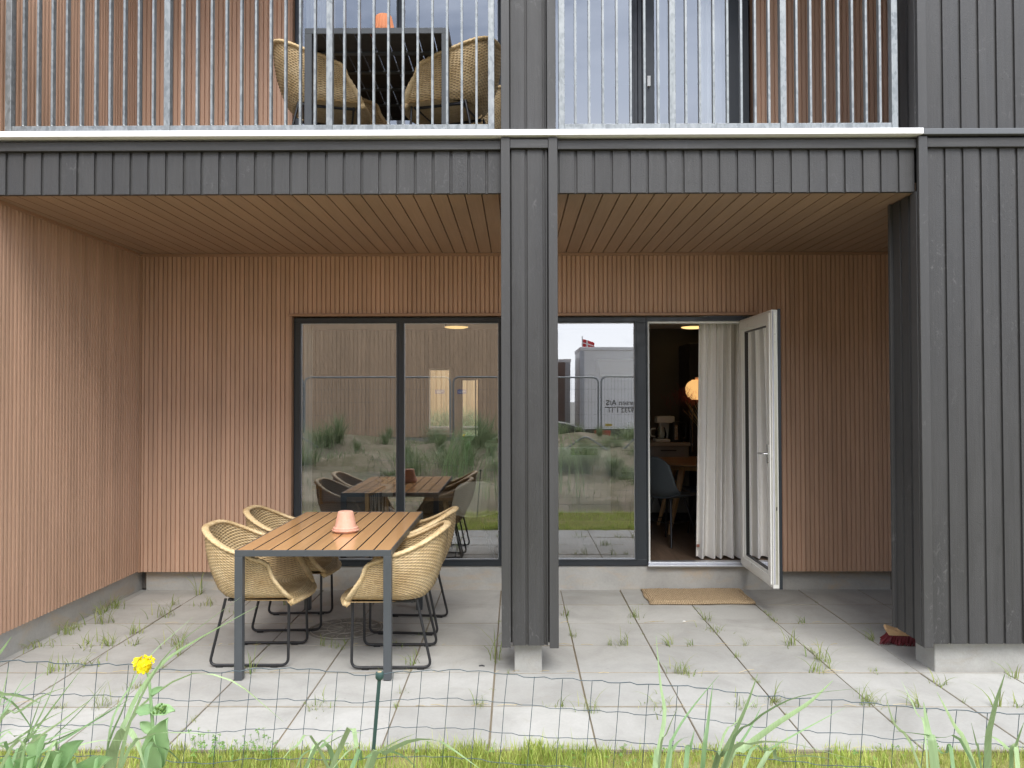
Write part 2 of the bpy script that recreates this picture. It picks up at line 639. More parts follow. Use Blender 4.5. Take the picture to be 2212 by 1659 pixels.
def _streak(mat):
    t = mat.node_tree
    tc = t.nodes.new('ShaderNodeTexCoord')
    mp = t.nodes.new('ShaderNodeMapping')
    mp.inputs['Scale'].default_value = (420, 60, 9)
    nz = t.nodes.new('ShaderNodeTexNoise')
    nz.inputs['Scale'].default_value = 1
    nz.inputs['Detail'].default_value = 3
    t.links.new(tc.outputs['Object'], mp.inputs['Vector'])
    t.links.new(mp.outputs['Vector'], nz.inputs['Vector'])
    rp_ = t.nodes.new('ShaderNodeValToRGB')
    rp_.color_ramp.elements[0].position, rp_.color_ramp.elements[0].color = .3, (.88, .88, .84, 1)
    rp_.color_ramp.elements[1].position, rp_.color_ramp.elements[1].color = .7, (1.1, 1.09, 1.05, 1)
    t.links.new(nz.outputs['Fac'], rp_.inputs['Fac'])
    p = t.nodes['Principled BSDF']
    src = p.inputs['Base Color'].links[0].from_socket
    mx = t.nodes.new('ShaderNodeMix')
    mx.data_type, mx.blend_type = 'RGBA', 'MULTIPLY'
    mx.inputs[0].default_value = 1
    t.links.new(src, mx.inputs[6])
    t.links.new(rp_.outputs['Color'], mx.inputs[7])
    for l in list(src.links):
        if l.to_node != mx: t.links.new(mx.outputs[2], l.to_socket)


_streak(M['marram'])


def ground_mat(name, lo, hi, soil, amt):
    m = NT(name)
    v = m.coord()
    a = m.noise(1.5, 8, .7, v, .5)
    b = m.noise(45, 5, .75, v)
    c = m.mix(b, lo, hi)
    c = m.mix(m.math('MULTIPLY', m.ramp(a, [(.42, 0.0), (.6, 1.0)]), amt), c, soil)
    return m.done(c, .95, 0, m.bump(m.mix(.5, a, b), .8, .03), .1)


M['lawn_soil'] = ground_mat('lawn_soil', (.16, .18, .04), (.30, .29, .09), (.34, .27, .16), .5)
M['sand'] = ground_mat('dune_sand', (.22, .18, .13), (.38, .32, .235), (.15, .14, .075), .75)
M['ground'] = ground_mat('far_ground', (.26, .25, .22), (.36, .34, .3), (.22, .22, .20), .6)


def glass(name, refl=.22, tint=(.80, .84, .84)):
    m = NT(name)
    t = m.t
    fr = t.nodes.new('ShaderNodeFresnel')
    fr.inputs['IOR'].default_value = 1.5
    gl = t.nodes.new('ShaderNodeBsdfGlossy')
    gl.inputs['Roughness'].default_value = 0.0
    gl.inputs['Color'].default_value = (.97, .98, 1, 1)
    tr = t.nodes.new('ShaderNodeBsdfTransparent')
    tr.inputs['Color'].default_value = (*tint, 1)
    bn = m.bump(m.noise(.9, 1, .4, m.coord((1, 1, .7))), .05, .02)
    m.l(bn, gl.inputs['Normal'])
    mx = t.nodes.new('ShaderNodeMixShader')
    m.l(m.math('ADD', fr.outputs[0], refl), mx.inputs[0])
    m.l(tr.outputs[0], mx.inputs[1])
    m.l(gl.outputs[0], mx.inputs[2])
    m.l(mx.outputs[0], m.out.inputs['Surface'])
    t.nodes.remove(m.p)
    return m.m


M['glass'] = glass('window_glass', .27)
M['glass_up'] = glass('upper_window_glass', .20)
M['glass_door'] = glass('door_glass', .07, (.9, .92, .92))
M['glass_clear'] = glass('clear_glass', .02, (.93, .95, .94))


def emit(name, colr, st):
    m = NT(name)
    m.p.inputs['Base Color'].default_value = (*colr, 1)
    m.p.inputs['Emission Color'].default_value = (*colr, 1)
    m.p.inputs['Emission Strength'].default_value = st
    return m.m


M['lamp_warm'] = emit('pendant_glow', (1.0, .56, .20), .42)
M['lamp_ceiling'] = emit('ceiling_light_glow', (1.0, .66, .26), .7)

# ------------------------------------------------------------------ dimensions
YF = 4.56     # front plane of the grey facade
YB = 6.50     # front of the brown back wall
YW = 6.56     # window frame plane
XL = -3.165    # left wall of the recess
XR = 3.22
ZS = 2.838    # soffit
ZF2 = 3.19    # balcony floor
PX0, PX1 = -0.087, 0.244   # post
PR = 2.352    # right pier corner


def ribs(mb, o, u, e, n, s0, s1, length, P, g, h, thick, cham=.002):
    """ribbed panel: runs along u from s0 to s1 (absolute multiples of P), extruded along e, raised along n"""
    o, u, e, n = Vector(o), Vector(u), Vector(e), Vector(n)
    prof = []
    k0, k1 = math.floor(s0 / P) - 1, math.ceil(s1 / P) + 1

    def off(s):
        ph = (s / P) % 1.0 * P
        return -h if ph < g else 0.0
    cuts = []
    for k in range(k0, k1 + 1):
        b = k * P
        cuts += [(b, 0.0), (b + cham, -h), (b + g - cham, -h), (b + g, 0.0)]
    cuts = [(s, d) for s, d in cuts if s0 < s < s1]
    prof = [(s0, off(s0 + 1e-5))] + cuts + [(s1, off(s1 - 1e-5))]
    b = len(mb.v)
    m = len(prof)
    for (s, d) in prof:
        p = o + u * s + n * d
        q = o + u * s - n * thick
        mb.v += [tuple(p), tuple(p + e * length), tuple(q), tuple(q + e * length)]
    for i in range(m - 1):
        a, c = b + i * 4, b + (i + 1) * 4
        mb.f.append((a, c, c + 1, a + 1))
        mb.f.append((a + 2, a + 3, c + 3, c + 2))
        mb.f.append((a, a + 2, c + 2, c))
        mb.f.append((a + 1, c + 1, c + 3, a + 3))
    a, c = b, b + (m - 1) * 4
    mb.f.append((a, a + 1, a + 3, a + 2))
    mb.f.append((c, c + 2, c + 3, c + 1))


X, Y, Z = (1, 0, 0), (0, 1, 0), (0, 0, 1)
NX, NY, NZ = (-1, 0, 0), (0, -1, 0), (0, 0, -1)

# ------------------------------------------------------------------ house
house = empty('house', (0, YF, 0))
house.location = (0, 0, 0)
tag(house, 'two-storey timber house with brown slatted recess and dark grey board front', 'house')


def hp(mb, name, mat, parent=house, label=None, **kw):
    o = mb.build(name, mat, parent, **kw)
    if label: o['label'] = label
    return o


WX0, WX1 = -1.885, 2.005      # window band
WZ0, WZ1 = .205, 2.305


def brown_wall(z0, z1, wz0, wz1):
    mb = MB()
    ribs(mb, (0, YB, z0), X, Z, NY, XL, WX0 - .025, z1 - z0, BP, .0115, .014, .10, .003)
    ribs(mb, (0, YB, z0), X, Z, NY, WX1 + .02, XR, z1 - z0, BP, .0115, .014, .10, .003)
    ribs(mb, (0, YB, wz1 + .03), X, Z, NY, WX0 - .025, WX1 + .02, z1 - wz1 - .03, BP, .0115, .014, .10, .003)
    if wz0 - z0 > .06:
        ribs(mb, (0, YB, z0), X, Z, NY, WX0 - .025, WX1 + .02, wz0 - z0 - .01, BP, .0115, .014, .10, .003)
    return mb


hp(brown_wall(.17, ZS, WZ0, WZ1), 'back_wall', M['brown_x'], label='brown slatted wall behind the patio')
hp(brown_wall(ZF2 + .02, 6.14, ZF2 + .03, 5.3), 'back_wall', M['brown_x'], label='brown slatted wall behind the balcony')
mb = MB()
for z0, z1 in ((.175, ZS), (ZF2 + .02, 6.14)):
    ribs(mb, (XL, 0, z0), Y, Z, X, 4.2, YB, z1 - z0, BP, .021, .022, .10, .0025)
hp(mb, 'side_wall', M['brown_y'], label='brown slatted side wall at the left of the patio')
mb = MB()
for z0, z1 in ((.175, ZS), (ZF2 + .02, 6.14)):
    ribs(mb, (XR, 0, z0), Y, Z, NX, 4.88, YB, z1 - z0, BP, .021, .022, .10, .0025)
hp(mb, 'side_wall', M['brown_y'])
# soffits
mb = MB()
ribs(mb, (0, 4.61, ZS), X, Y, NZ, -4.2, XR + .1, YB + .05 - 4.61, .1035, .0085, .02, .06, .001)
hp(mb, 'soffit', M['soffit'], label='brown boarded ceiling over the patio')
mb = MB()
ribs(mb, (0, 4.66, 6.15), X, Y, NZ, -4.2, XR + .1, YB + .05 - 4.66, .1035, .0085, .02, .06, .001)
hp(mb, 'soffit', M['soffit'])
# small cover trims in corners
mb = MB()
mb.box(XL + .001, XR, YB - .018, YB - .002, ZS - .022, ZS - .001)
mb.box(XL + .002, XL + .018, YB - .016, YB - .001, .17, ZS - .022)
mb.box(XL + .001, XL + .016, 4.2, YB - .018, ZS - .02, ZS - .001)
hp(mb, 'cover_strip', M['brown_plain'])

# window head and reveals
def reveals(z0, z1):
    mb = MB()
    mb.box(WX0 - .024, WX1 + .019, YB - .02, YB - .004, z1 + .006, z1 + .026)
    mb.box(WX0 - .024, WX0 - .004, YB + .001, YW + .06, z0, z1 + .03)
    mb.box(WX1 + .004, WX1 + .019, YB + .001, YW + .06, z0, z1 + .03)
    mb.box(WX0 - .004, WX1 + .004, YB + .001, YW + .06, z1 + .01, z1 + .029)
    hp(mb, 'window_reveal', M['brown_plain'])


reveals(WZ0, WZ1)
reveals(ZF2 + .03, 5.3)

# fixed windows: two per storey
def fixed_window(x0, x1, z0, z1, panes, gmat, label):
    mb = MB()
    fy0, fy1 = YW, YW + .09
    f = .062
    mb.box(x0, x1, fy0, fy1, z1 - .048, z1)
    mb.box(x0, x1, fy0, fy1, z0, z0 + .055)
    edges = [x0] + [e for p in panes for e in p] + [x1]
    for i in range(0, len(edges), 2):
        mb.box(edges[i], edges[i + 1], fy0 + .0006, fy1 - .0006, z0 + .0552, z1 - .0482)
    for (a, b) in panes:       # stepped glazing bead
        for q in ((a - .016, a + .001, z0 + .0552, z1 - .0482), (b - .001, b + .016, z0 + .0552, z1 - .0482)):
            mb.box(q[0], q[1], fy0 - .011, fy0 + .0004, q[2] - .01, q[3] + .01)
        mb.box(a - .0158, b + .0158, fy0 - .010, fy0 + .0003, z0 + .045, z0 + .0556)
        mb.box(a - .0158, b + .0158, fy0 - .010, fy0 + .0003, z1 - .0486, z1 - .038)
    w = hp(mb, 'window', M['frame_dark'], label=label, bevel=.0025)
    for (a, b) in panes:
        sm = MB()
        zz0, zz1 = z0 + .0555, z1 - .0485
        t = .006
        for q in ((a + .001, a + t, zz0, zz1), (b - t, b - .001, zz0, zz1), (a + t + .0003, b - t - .0003, zz0, zz0 + t), (a + t + .0003, b - t - .0003, zz1 - t, zz1)):
            sm.box(q[0], q[1], fy0 + .012, fy0 + .028, q[2], q[3])
        sm.build('spacer', M['alu'], w)
        g = MB().box(a + .0005, b - .0005, fy0 + .018, fy0 + .020, z0 + .0553, z1 - .0483)
        g.f = [g.f[2]]
        g.build('pane', gmat, w, fix=False)
    return w


fixed_window(WX0, -.10, WZ0, WZ1, [(-1.826, -1.014), (-.950, -.150)], M['glass'], 'large two-pane window behind the patio table')
fixed_window(.13, 1.100, WZ0, WZ1, [(.20, 1.003)], M['glass'], 'single-pane window left of the open door')
fixed_window(WX0, -.10, ZF2 + .03, 5.3, [(-1.826, -1.014), (-.950, -.150)], M['glass_up'], 'large two-pane window behind the balcony table')
fixed_window(.13, 1.040, ZF2 + .03, 5.3, [(.20, .995)], M['glass_up'], 'single-pane window beside the balcony door')
# cladding between the windows (behind the post)
mb = MB()
for z0, z1 in ((WZ0, WZ1), (ZF2 + .03, 5.3)):
    ribs(mb, (0, YB, z0), X, Z, NY, -.099, .129, z1 - z0, BP, .0115, .014, .12, .003)
hp(mb, 'back_wall', M['brown_x'])

# ground floor door frame + open leaf
fx0, fx1 = 1.103, 1.995
dw = hp(MB().box(fx0, fx1, YW, YW + .09, WZ1 - .036, WZ1).box(fx0, fx0 + .012, YW, YW + .0895, WZ0 + .03, WZ1 - .0365)
        .box(fx1 - .075, fx1, YW, YW + .09, WZ0 + .03, WZ1 - .0365), 'door_frame', M['frame_dark'])
MB().box(fx0 + .0125, fx0 + .028, YW + .022, YW + .0885, WZ0 + .03, WZ1 - .052).box(fx0 + .0125, fx1 - .0755, YW + .0225, YW + .088, WZ1 - .0518, WZ1 - .0366).build('rebate', M['frame_white'], dw)
MB().box(fx0, fx1, YW - .035, YW + .09, WZ0 - .004, WZ0 + .012).box(fx0 + .01, fx1 - .02, YW + .01, YW + .085, WZ0 + .0125, WZ0 + .0295).build('threshold', M['alu'], dw, bevel=.002)

LX = 1.892          # inner face plane of the open leaf
LY0, LY1 = 5.745, 6.545
LZ0, LZ1 = .212, 2.272
leaf = MB()
fw = .105
# white frame (inner side), with depth
leaf.box(LX, LX + .045, LY0, LY0 + fw, LZ0, LZ1)
leaf.box(LX, LX + .045, LY1 - fw, LY1, LZ0, LZ1)
leaf.box(LX + .0004, LX + .0446, LY0 + fw, LY1 - fw, LZ0, LZ0 + fw)
leaf.box(LX + .0004, LX + .0446, LY0 + fw, LY1 - fw, LZ1 - fw, LZ1)
# proud inner lip
leaf.box(LX - .012, LX - .0003, LY0 + .022, LY1 - .01, LZ0 + .022, LZ0 + .085)
leaf.box(LX - .012, LX - .0003, LY0 + .022, LY1 - .01, LZ1 - .085, LZ1 - .022)
leaf.box(LX - .0118, LX - .0003, LY0 + .022, LY0 + .085, LZ0 + .0852, LZ1 - .0852)
leaf.box(LX - .0118, LX - .0003, LY1 - .073, LY1 - .01, LZ0 + .0852, LZ1 - .0852)
door = hp(leaf, 'door', M['frame_white'], label='glazed patio door standing open outwards', bevel=.0025)
o = MB()
ox = LX + .0455
for q in ((LY0 - .006, LY0 + fw + .004, LZ0 - .006, LZ1 + .006), (LY1 - fw, LY1, LZ0 - .006, LZ1 + .006)):
    o.box(ox, ox + .022, q[0], q[1], q[2], q[3])
o.box(ox + .0003, ox + .0216, LY0 + fw + .0042, LY1 - fw - .0002, LZ0 - .006, LZ0 + fw)
o.box(ox + .0003, ox + .0216, LY0 + fw + .0042, LY1 - fw - .0002, LZ1 - fw, LZ1 + .006)
o.build('outer_cladding', M['frame_dark'], door, bevel=.002)
o = MB()
o.box(LX + .006, LX + .0136, LY0 - .0035, LY0 - .0003, LZ0 + .03, LZ1 - .01)
o.build('seal_strip', simple('grey_seal', (.45, .45, .52), .5), door)
o = MB()
o.box(LX + .018, LX + .036, LY0 - .003, LY0 - .0004, LZ0 + .03, LZ1 - .03)
for zz, hh, ww in ((LZ1 - .10, .07, .012), (LZ1 - .33, .02, .010), (1.32, .07, .017), (1.02, .08, .012), (.80, .028, .009), (.42, .02, .010)):
    o.box(LX + .027 - ww / 2, LX + .027 + ww / 2, LY0 - .006, LY0 - .0032, zz - hh / 2, zz + hh / 2)
for k in range(13):
    zz = LZ0 + .12 + k * .155
    o.lathe([(.0, 0), (.003, 0), (.003, .001), (0, .0012)], 8, (0, 0, 0))
    n = 4 * 8
    for i in range(len(o.v) - n, len(o.v)):
        vx, vy, vz = o.v[i]
        o.v[i] = (LX + .027 + vx, LY0 - .0032 - vz, zz + vy)
o.build('lock_strip', M['lock'], door)
o = MB().box(LX + .024, LX + .030, LY0 - .0068, LY0 - .0061, .786, .812)
o.build('keyhole', M['black'], door)
gp = MB().quad((LX + .02, LY0 + fw, LZ0 + fw), (LX + .02, LY1 - fw, LZ0 + fw), (LX + .02, LY1 - fw, LZ1 - fw), (LX + .02, LY0 + fw, LZ1 - fw))
gp.build('pane', M['glass_door'], door, fix=False)
o = MB()
for q in ((LY0 + fw - .001, LY0 + fw + .008, LZ0 + fw, LZ1 - fw), (LY1 - fw - .008, LY1 - fw + .001, LZ0 + fw, LZ1 - fw), (LY0 + fw + .0083, LY1 - fw - .0083, LZ0 + fw - .001, LZ0 + fw + .008), (LY0 + fw + .0083, LY1 - fw - .0083, LZ1 - fw - .008, LZ1 - fw + .001)):
    o.box(LX + .006, LX + .034, q[0], q[1], q[2], q[3])
o.build('gasket', M['black'], door)
o = MB()
hz = 1.20
o.box(LX - .0215, LX - .0122, LY0 + .038, LY0 + .066, hz - .07, hz + .07)
o.tube([(LX - .02, LY0 + .052, hz), (LX - .052, LY0 + .052, hz)], .009, 10)
o.tube(fillet([(LX - .050, LY0 + .045, hz), (LX - .052, LY0 + .10, hz), (LX - .050, LY0 + .175, hz - .004)], .02), .0095, 10, flat=.75)
o.build('handle', M['steel'], door, smooth=True)
# stay arm at the head
MB().box(1.60, LX + .0, YB - .03, YB - .022, WZ1 - .009, WZ1 - .004).build('stay_arm', M['frame_dark'], door)

# upper floor door (closed)
z0, z1 = ZF2 + .03, 5.3
d2 = MB()
d2.box(1.045, 1.985, YW - .002, YW + .09, z1 - .05, z1)
d2.box(1.0445, 1.075, YW - .002, YW + .09, z0 + .02, z1 - .0503)
d2.box(1.905, 1.985, YW - .002, YW + .09, z0 + .02, z1 - .0503)
d2.box(1.045, 1.985, YW - .002, YW + .09, z0, z0 + .0198)
uf = hp(d2, 'door_frame', M['frame_dark'])
d2 = MB()
yy = YW - .02
d2.box(1.078, 1.18, yy, YW + .06, z0 + .025, z1 - .055)
d2.box(1.80, 1.902, yy, YW + .06, z0 + .025, z1 - .055)
d2.box(1.1803, 1.7997, yy + .0005, YW + .0595, z0 + .025, z0 + .125)
d2.box(1.1803, 1.7997, yy + .0005, YW + .0595, z1 - .155, z1 - .055)
ud = hp(d2, 'door', M['frame_dark'], label='closed dark framed glass door on the balcony', bevel=.003)
MB().quad((1.18, YW + .01, z0 + .125), (1.80, YW + .01, z0 + .125), (1.80, YW + .01, z1 - .155), (1.18, YW + .01, z1 - .155)).build('pane', M['glass_up'], ud, fix=False)
hz = at(1408, 178, YW).z
o = MB().box(1.118, 1.146, yy - .012, yy - .0003, hz - .045, hz + .045).tube([(1.132, yy - .01, hz - .05), (1.132, yy - .04, hz - .05)], .006, 8)
o.build('handle', M['white_plastic'], ud, bevel=.002)
hz = at(1613, 103, YW).z
MB().tube([(1.903, yy - .008, hz - .06), (1.903, yy - .008, hz - .01)], .008, 10).tube([(1.903, yy - .008, hz), (1.903, yy - .008, hz + .06)], .008, 10).build('hinge', M['white_plastic'], ud)

# concrete plinths
mb = MB()
mb.box(XL + .03, XR - .03, YB + .075, YB + .3, -.3, .2)
hp(mb, 'plinth', M['plinth'], label='stained concrete base under the windows')
mb = MB().box(XL - .2, XL - .028, 3.9, YB + .3, -.3, .22)
hp(mb, 'plinth', M['plinth'], label='concrete base under the left side wall')
mb = MB().box(PR + .112, 6.0, 4.612, 4.835, -.3, .21)
hp(mb, 'plinth', M['plinth_light'], bevel=.006, label='pale concrete base under the grey corner')
mb = MB().box(XR + .001, XR + .2, 4.836, YB + .3, -.3, .2)
hp(mb, 'plinth', M['plinth'])

# facade: fascia, trim, edge of the balcony
def gboards(mb, x0, x1, z0, z1, y, ph=0.0, g=.018, thick=.03):
    ribs(mb, (ph, y, z0), X, Z, NY, x0 - ph, x1 - ph, z1 - z0, GP, g, .012, thick, .002)


mb = MB()
gboards(mb, -4.6, PX0 + .002, 2.832, 3.081, YF, .03)
gboards(mb, PX1 - .002, PR + .002, 2.832, 3.081, YF, .03)
rnd = random.Random(2)
for k in range(-28, 23):
    x = .03 + k * GP
    if PX0 - .1 < x < PX1: continue
    for q in (.040, .085):
        xx, z = x + q + rnd.uniform(-.004, .004), 2.885 + rnd.uniform(-.006, .006)
        mb.box(xx - .0018, xx + .0018, YF - .0014, YF + .0005, z - .0018, z + .0018)
fas = hp(mb, 'fascia', M['grey_x'], label='dark grey vertical boards above the patio')
mb = MB()
mb.box(-4.6, PR, YF + .031, YF + .045, 2.835, ZF2 - .02)
hp(mb, 'fascia_backing', M['grey_h'])
mb = MB()
mb.box(-4.6, PX0 - .001, YF - .026, YF + .03, 3.083, 3.136)
mb.box(PX0 + .054, PX1 - .054, YF - .05, YF + .03, 3.083, 3.136)
mb.box(PX1 + .001, PR - .001, YF - .026, YF + .03, 3.083, 3.136)
mb.box(PR + .056, 6, YF - .042, YF + .03, 3.083, 3.138)
hp(mb, 'trim_board', M['grey_h'], bevel=.003)
mb = MB()
mb.box(-4.6, PR + .02, YF - .072, YF + .25, 3.152, 3.187)
hp(mb, 'balcony_edge', M['cap'], label='pale metal edge of the balcony floor', bevel=.003)
for x in (-1.37, .02, .86, -2.9):
    hp(MB().box(x - .05, x + .35, YF - .02, YF + .16, 3.1874, 3.191), 'fixing_plate', M['cap'])
mb = MB().box(PR + .022, 6, YF - .066, YF + .05, 3.150, 3.185)
hp(mb, 'ledge', simple('grey_ledge', (.11, .115, .12), .4), bevel=.003)
mb = MB().box(-4.6, PR + .1, YF + .251, YB + .02, 3.10, 3.18)
hp(mb, 'balcony_floor', simple('balcony_deck', (.09, .085, .08), .8, 0, .2, 6))
mb = MB().box(-4.6, 6, YF - .02, YF + .12, 6.14, 6.5)
hp(mb, 'fascia', M['grey_x'])

# post
post = MB()
gboards(post, PX0 + .062, PX1 - .061, .182, 3.081, YF - .028, PX0 + .05 - .0165, .017)
post.box(PX0 + .024, PX1 - .024, YF + .003, YF + .27, .19, 3.081)
po = hp(post, 'pillar', M['grey_x'], label='dark grey boarded pillar between the two patio openings')
cb = MB()
cb.box(PX0, PX0 + .053, YF - .052, YF - .03, .176, 3.146)
cb.box(PX1 - .053, PX1, YF - .052, YF - .03, .172, 3.146)
cb.box(PX0, PX0 + .022, YF - .0298, YF + .28, .178, 2.83)
cb.box(PX1 - .022, PX1, YF - .0298, YF + .28, .178, 2.83)
cb.build('corner_board', M['grey_v'], po, bevel=.003)
MB().box(-.0135, .1500, 4.612, 4.775, -.1, .20).build('concrete_foot', M['plinth_light'], po, bevel=.008)
post = MB()
gboards(post, PX0 + .057, PX1 - .064, 3.197, 6.13, YF + .028, PX0 + .05 - .0165, .017)
post.box(PX0 + .01, PX1 - .01, YF + .06, YF + .30, 3.197, 6.13)
po2 = hp(post, 'pillar', M['grey_x'], label='dark grey boarded pillar at the middle of the balcony')
cb = MB()
cb.box(PX0, PX0 + .05, YF + .0, YF + .025, 3.195, 6.13)
cb.box(PX1 - .058, PX1 - .006, YF + .0, YF + .025, 3.195, 6.13)
cb.box(PX0, PX0 + .02, YF + .0252, YF + .31, 3.195, 6.13)
cb.box(PX1 - .026, PX1 - .006, YF + .0252, YF + .31, 3.195, 6.13)
cb.build('corner_board', M['grey_v'], po2, bevel=.003)

# right pier
mb = MB()
gboards(mb, PR + .03, 6.0, .186, 3.081, YF - .018, PR + .05)
gboards(mb, PR + .03, 6.0, 3.19, 6.14, YF - .018, PR + .042)
mb.box(PR + .035, 6.0, YF + .014, 4.84, .2, 6.14)
rnd = random.Random(3)
for zz in (2.86, 2.44, 1.92, 1.40, .88, .36, 3.5, 4.0):
    for k in range(9):
        x = PR + .05 + k * GP
        for q in (.038, .088):
            xx, z = x + q + rnd.uniform(-.004, .004), zz + rnd.uniform(-.006, .006)
            mb.box(xx - .002, xx + .002, YF - .0195, YF - .0175, z - .002, z + .002)
pier = hp(mb, 'corner_wall', M['grey_x'], label='dark grey board wall at the right corner')
mb = MB()
for z0, z1 in ((.184, ZS - .006), (3.19, 6.14)):
    ribs(mb, (PR + .012, 0, z0), Y, Z, NX, YF - .02, 4.875, z1 - z0, GP, .021, .014, .03, .003)
mb.build('return_boards', M['grey_y'], pier)
cb = MB()
cb.box(PR, PR + .053, YF - .050, YF - .022, .172, 3.146)
cb.box(PR, PR + .053, YF - .050, YF - .022, 3.189, 6.14)
cb.box(PR - .004, PR + .01, YF - .0216, YF + .045, .174, 2.83)
cb.box(PR - .004, PR + .01, YF - .0216, YF + .045, 3.196, 6.14)
cb.box(PR - .006, PR + .02, 4.855, 4.885, .19, 2.83)
cb.build('corner_board', M['grey_v'], pier, bevel=.003)
# shell of the building: interior walls (both storeys) and roof
RX0, RX1, RY1 = -3.15, 3.15, 9.55
FZ, CZ = .205, 2.47
mb = MB()
mb.box(-3.6, RX0, YB + .12, RY1 + .3, FZ - .2, CZ)
mb.box(RX1, 6.0, 4.9, RY1 + .3, FZ - .2, CZ)
w1 = (-1.085, -.80, 1.195, 1.985)
w2 = (-.675, -.475, 1.15, 1.85)
y0, y1 = RY1, RY1 + .25
for (a, b, c, d) in ((RX0, w1[0], FZ, CZ), (w1[1], w2[0], FZ, CZ), (w2[1], RX1, FZ, CZ), (w1[0], w1[1], FZ, w1[2]), (w1[0], w1[1], w1[3], CZ), (w2[0], w2[1], FZ, w2[2]), (w2[0], w2[1], w2[3], CZ)):
    mb.box(a, b, y0, y1, c, d)
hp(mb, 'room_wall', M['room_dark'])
mb = MB().box(-3.6, 6.0, YB + .12, RY1 + .3, CZ, 3.08)
hp(mb, 'room_ceiling', M['white_wall'])
mb = MB().box(RX0, RX1, YW + .03, RY1, FZ - .15, FZ)
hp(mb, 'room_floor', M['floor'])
mb = MB()
mb.box(-3.6, RX0, YB + .12, RY1 + .3, 3.2, 6.14)
mb.box(RX1, 6.0, 4.9, RY1 + .3, 3.2, 6.14)
mb.box(RX0, RX1, RY1, RY1 + .25, 3.2, 6.14)
mb.box(-3.6, 6.0, YB + .12, RY1 + .3, 3.081, 3.199)
mb.box(-3.6, 6.0, YB + .12, RY1 + .3, 5.5, 6.14)
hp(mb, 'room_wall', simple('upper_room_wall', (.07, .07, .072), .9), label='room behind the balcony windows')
mb = MB().box(-4.6, 6.0, YF - .05, RY1 + .4, 6.5, 6.65)
hp(mb, 'roof', simple('roof_felt', (.08, .08, .08), .9))
# rear windows of the room
mb = MB()
a, b, c, d = w1
for q in ((a, a + .012, c, d), (b - .03, b, c, d), (a + .0122, b - .0302, d - .018, d), (a + .0122, b - .0302, c, c + .045)):
    mb.box(q[0], q[1], RY1 + .02, RY1 + .10, q[2], q[3])
mb.box(a - .02, b + .02, RY1 - .05, RY1 + .019, c - .018, c - .001)
rw = hp(mb, 'window', M['frame_white'], label='narrow white framed rear window seen through the room')
MB().quad((a, RY1 + .06, c), (b, RY1 + .06, c), (b, RY1 + .06, d), (a, RY1 + .06, d)).build('pane', M['glass_clear'], rw, fix=False)
mb = MB()
a, b, c, d = w2
for q in ((a, a + .008, c, d), (b - .035, b - .02, c, d), (a + .0082, b - .0352, d - .01, d)):
    mb.box(q[0], q[1], RY1 + .02, RY1 + .07, q[2], q[3])
rw = hp(mb, 'window', M['frame_dark'], label='narrow dark framed rear window seen through the room')
MB().quad((a, RY1 + .06, c), (b, RY1 + .06, c), (b, RY1 + .06, d), (a, RY1 + .06, d)).build('pane', M['glass_clear'], rw, fix=False)

# ------------------------------------------------------------------ railings
def railing(xs, nb, label, mirror=False):
    r = empty('balcony_railing', ((xs[0] + xs[-1]) / 2, YF - .01, ZF2))
    tag(r, label, 'railing', 'galvanised railings along the balcony')
    ox, oy, oz = r.location
    ZT = 4.25
    yf = YF - .01
    for x in xs:
        MB().box(x - .018, x + .018, -.0, .045, .0, ZT - ZF2 + .01).build('post', M['galv'], r, bevel=.002, loc=(x * 0 - ox, 0, 0)) if False else \
            MB().box(x - ox - .018, x - ox + .018, 0, .045, 0, ZT - ZF2 + .01).build('post', M['galv'], r, bevel=.002)
    for i in range(len(xs) - 1):
        a, b = xs[i] - ox, xs[i + 1] - ox
        MB().box(a + .0185, b - .0185, .004, .040, .018, .050).build('bottom_rail', M['galv'], r, bevel=.002)
        MB().box(a + .0185, b - .0185, .004, .040, ZT - ZF2 - .03, ZT - ZF2).build('top_rail', M['galv'], r, bevel=.002)
        for k in range(1, nb + 1):
            x = a + (b - a) * k / (nb + 1)
            mb = MB().box(x - .0062, x + .0062, .006, .037, .0503, ZT - ZF2 - .0303)
            mb.lathe([(.010, 0), (.0065, .008)], 8, (x, .012, .0503))
            mb.build('baluster', M['galv'], r)
    return r


def xat(px, py, d): return at(px, py, d).x


railing([xat(x, 150, YF) for x in (20, 362, 712, 1061)], 10, 'galvanised bar railing left of the balcony pillar, in front of the wicker chairs')
railing([xat(x, 150, YF) for x in (1213, 1452, 1691, 1931)], 7, 'galvanised bar railing right of the balcony pillar, in front of the glass door')

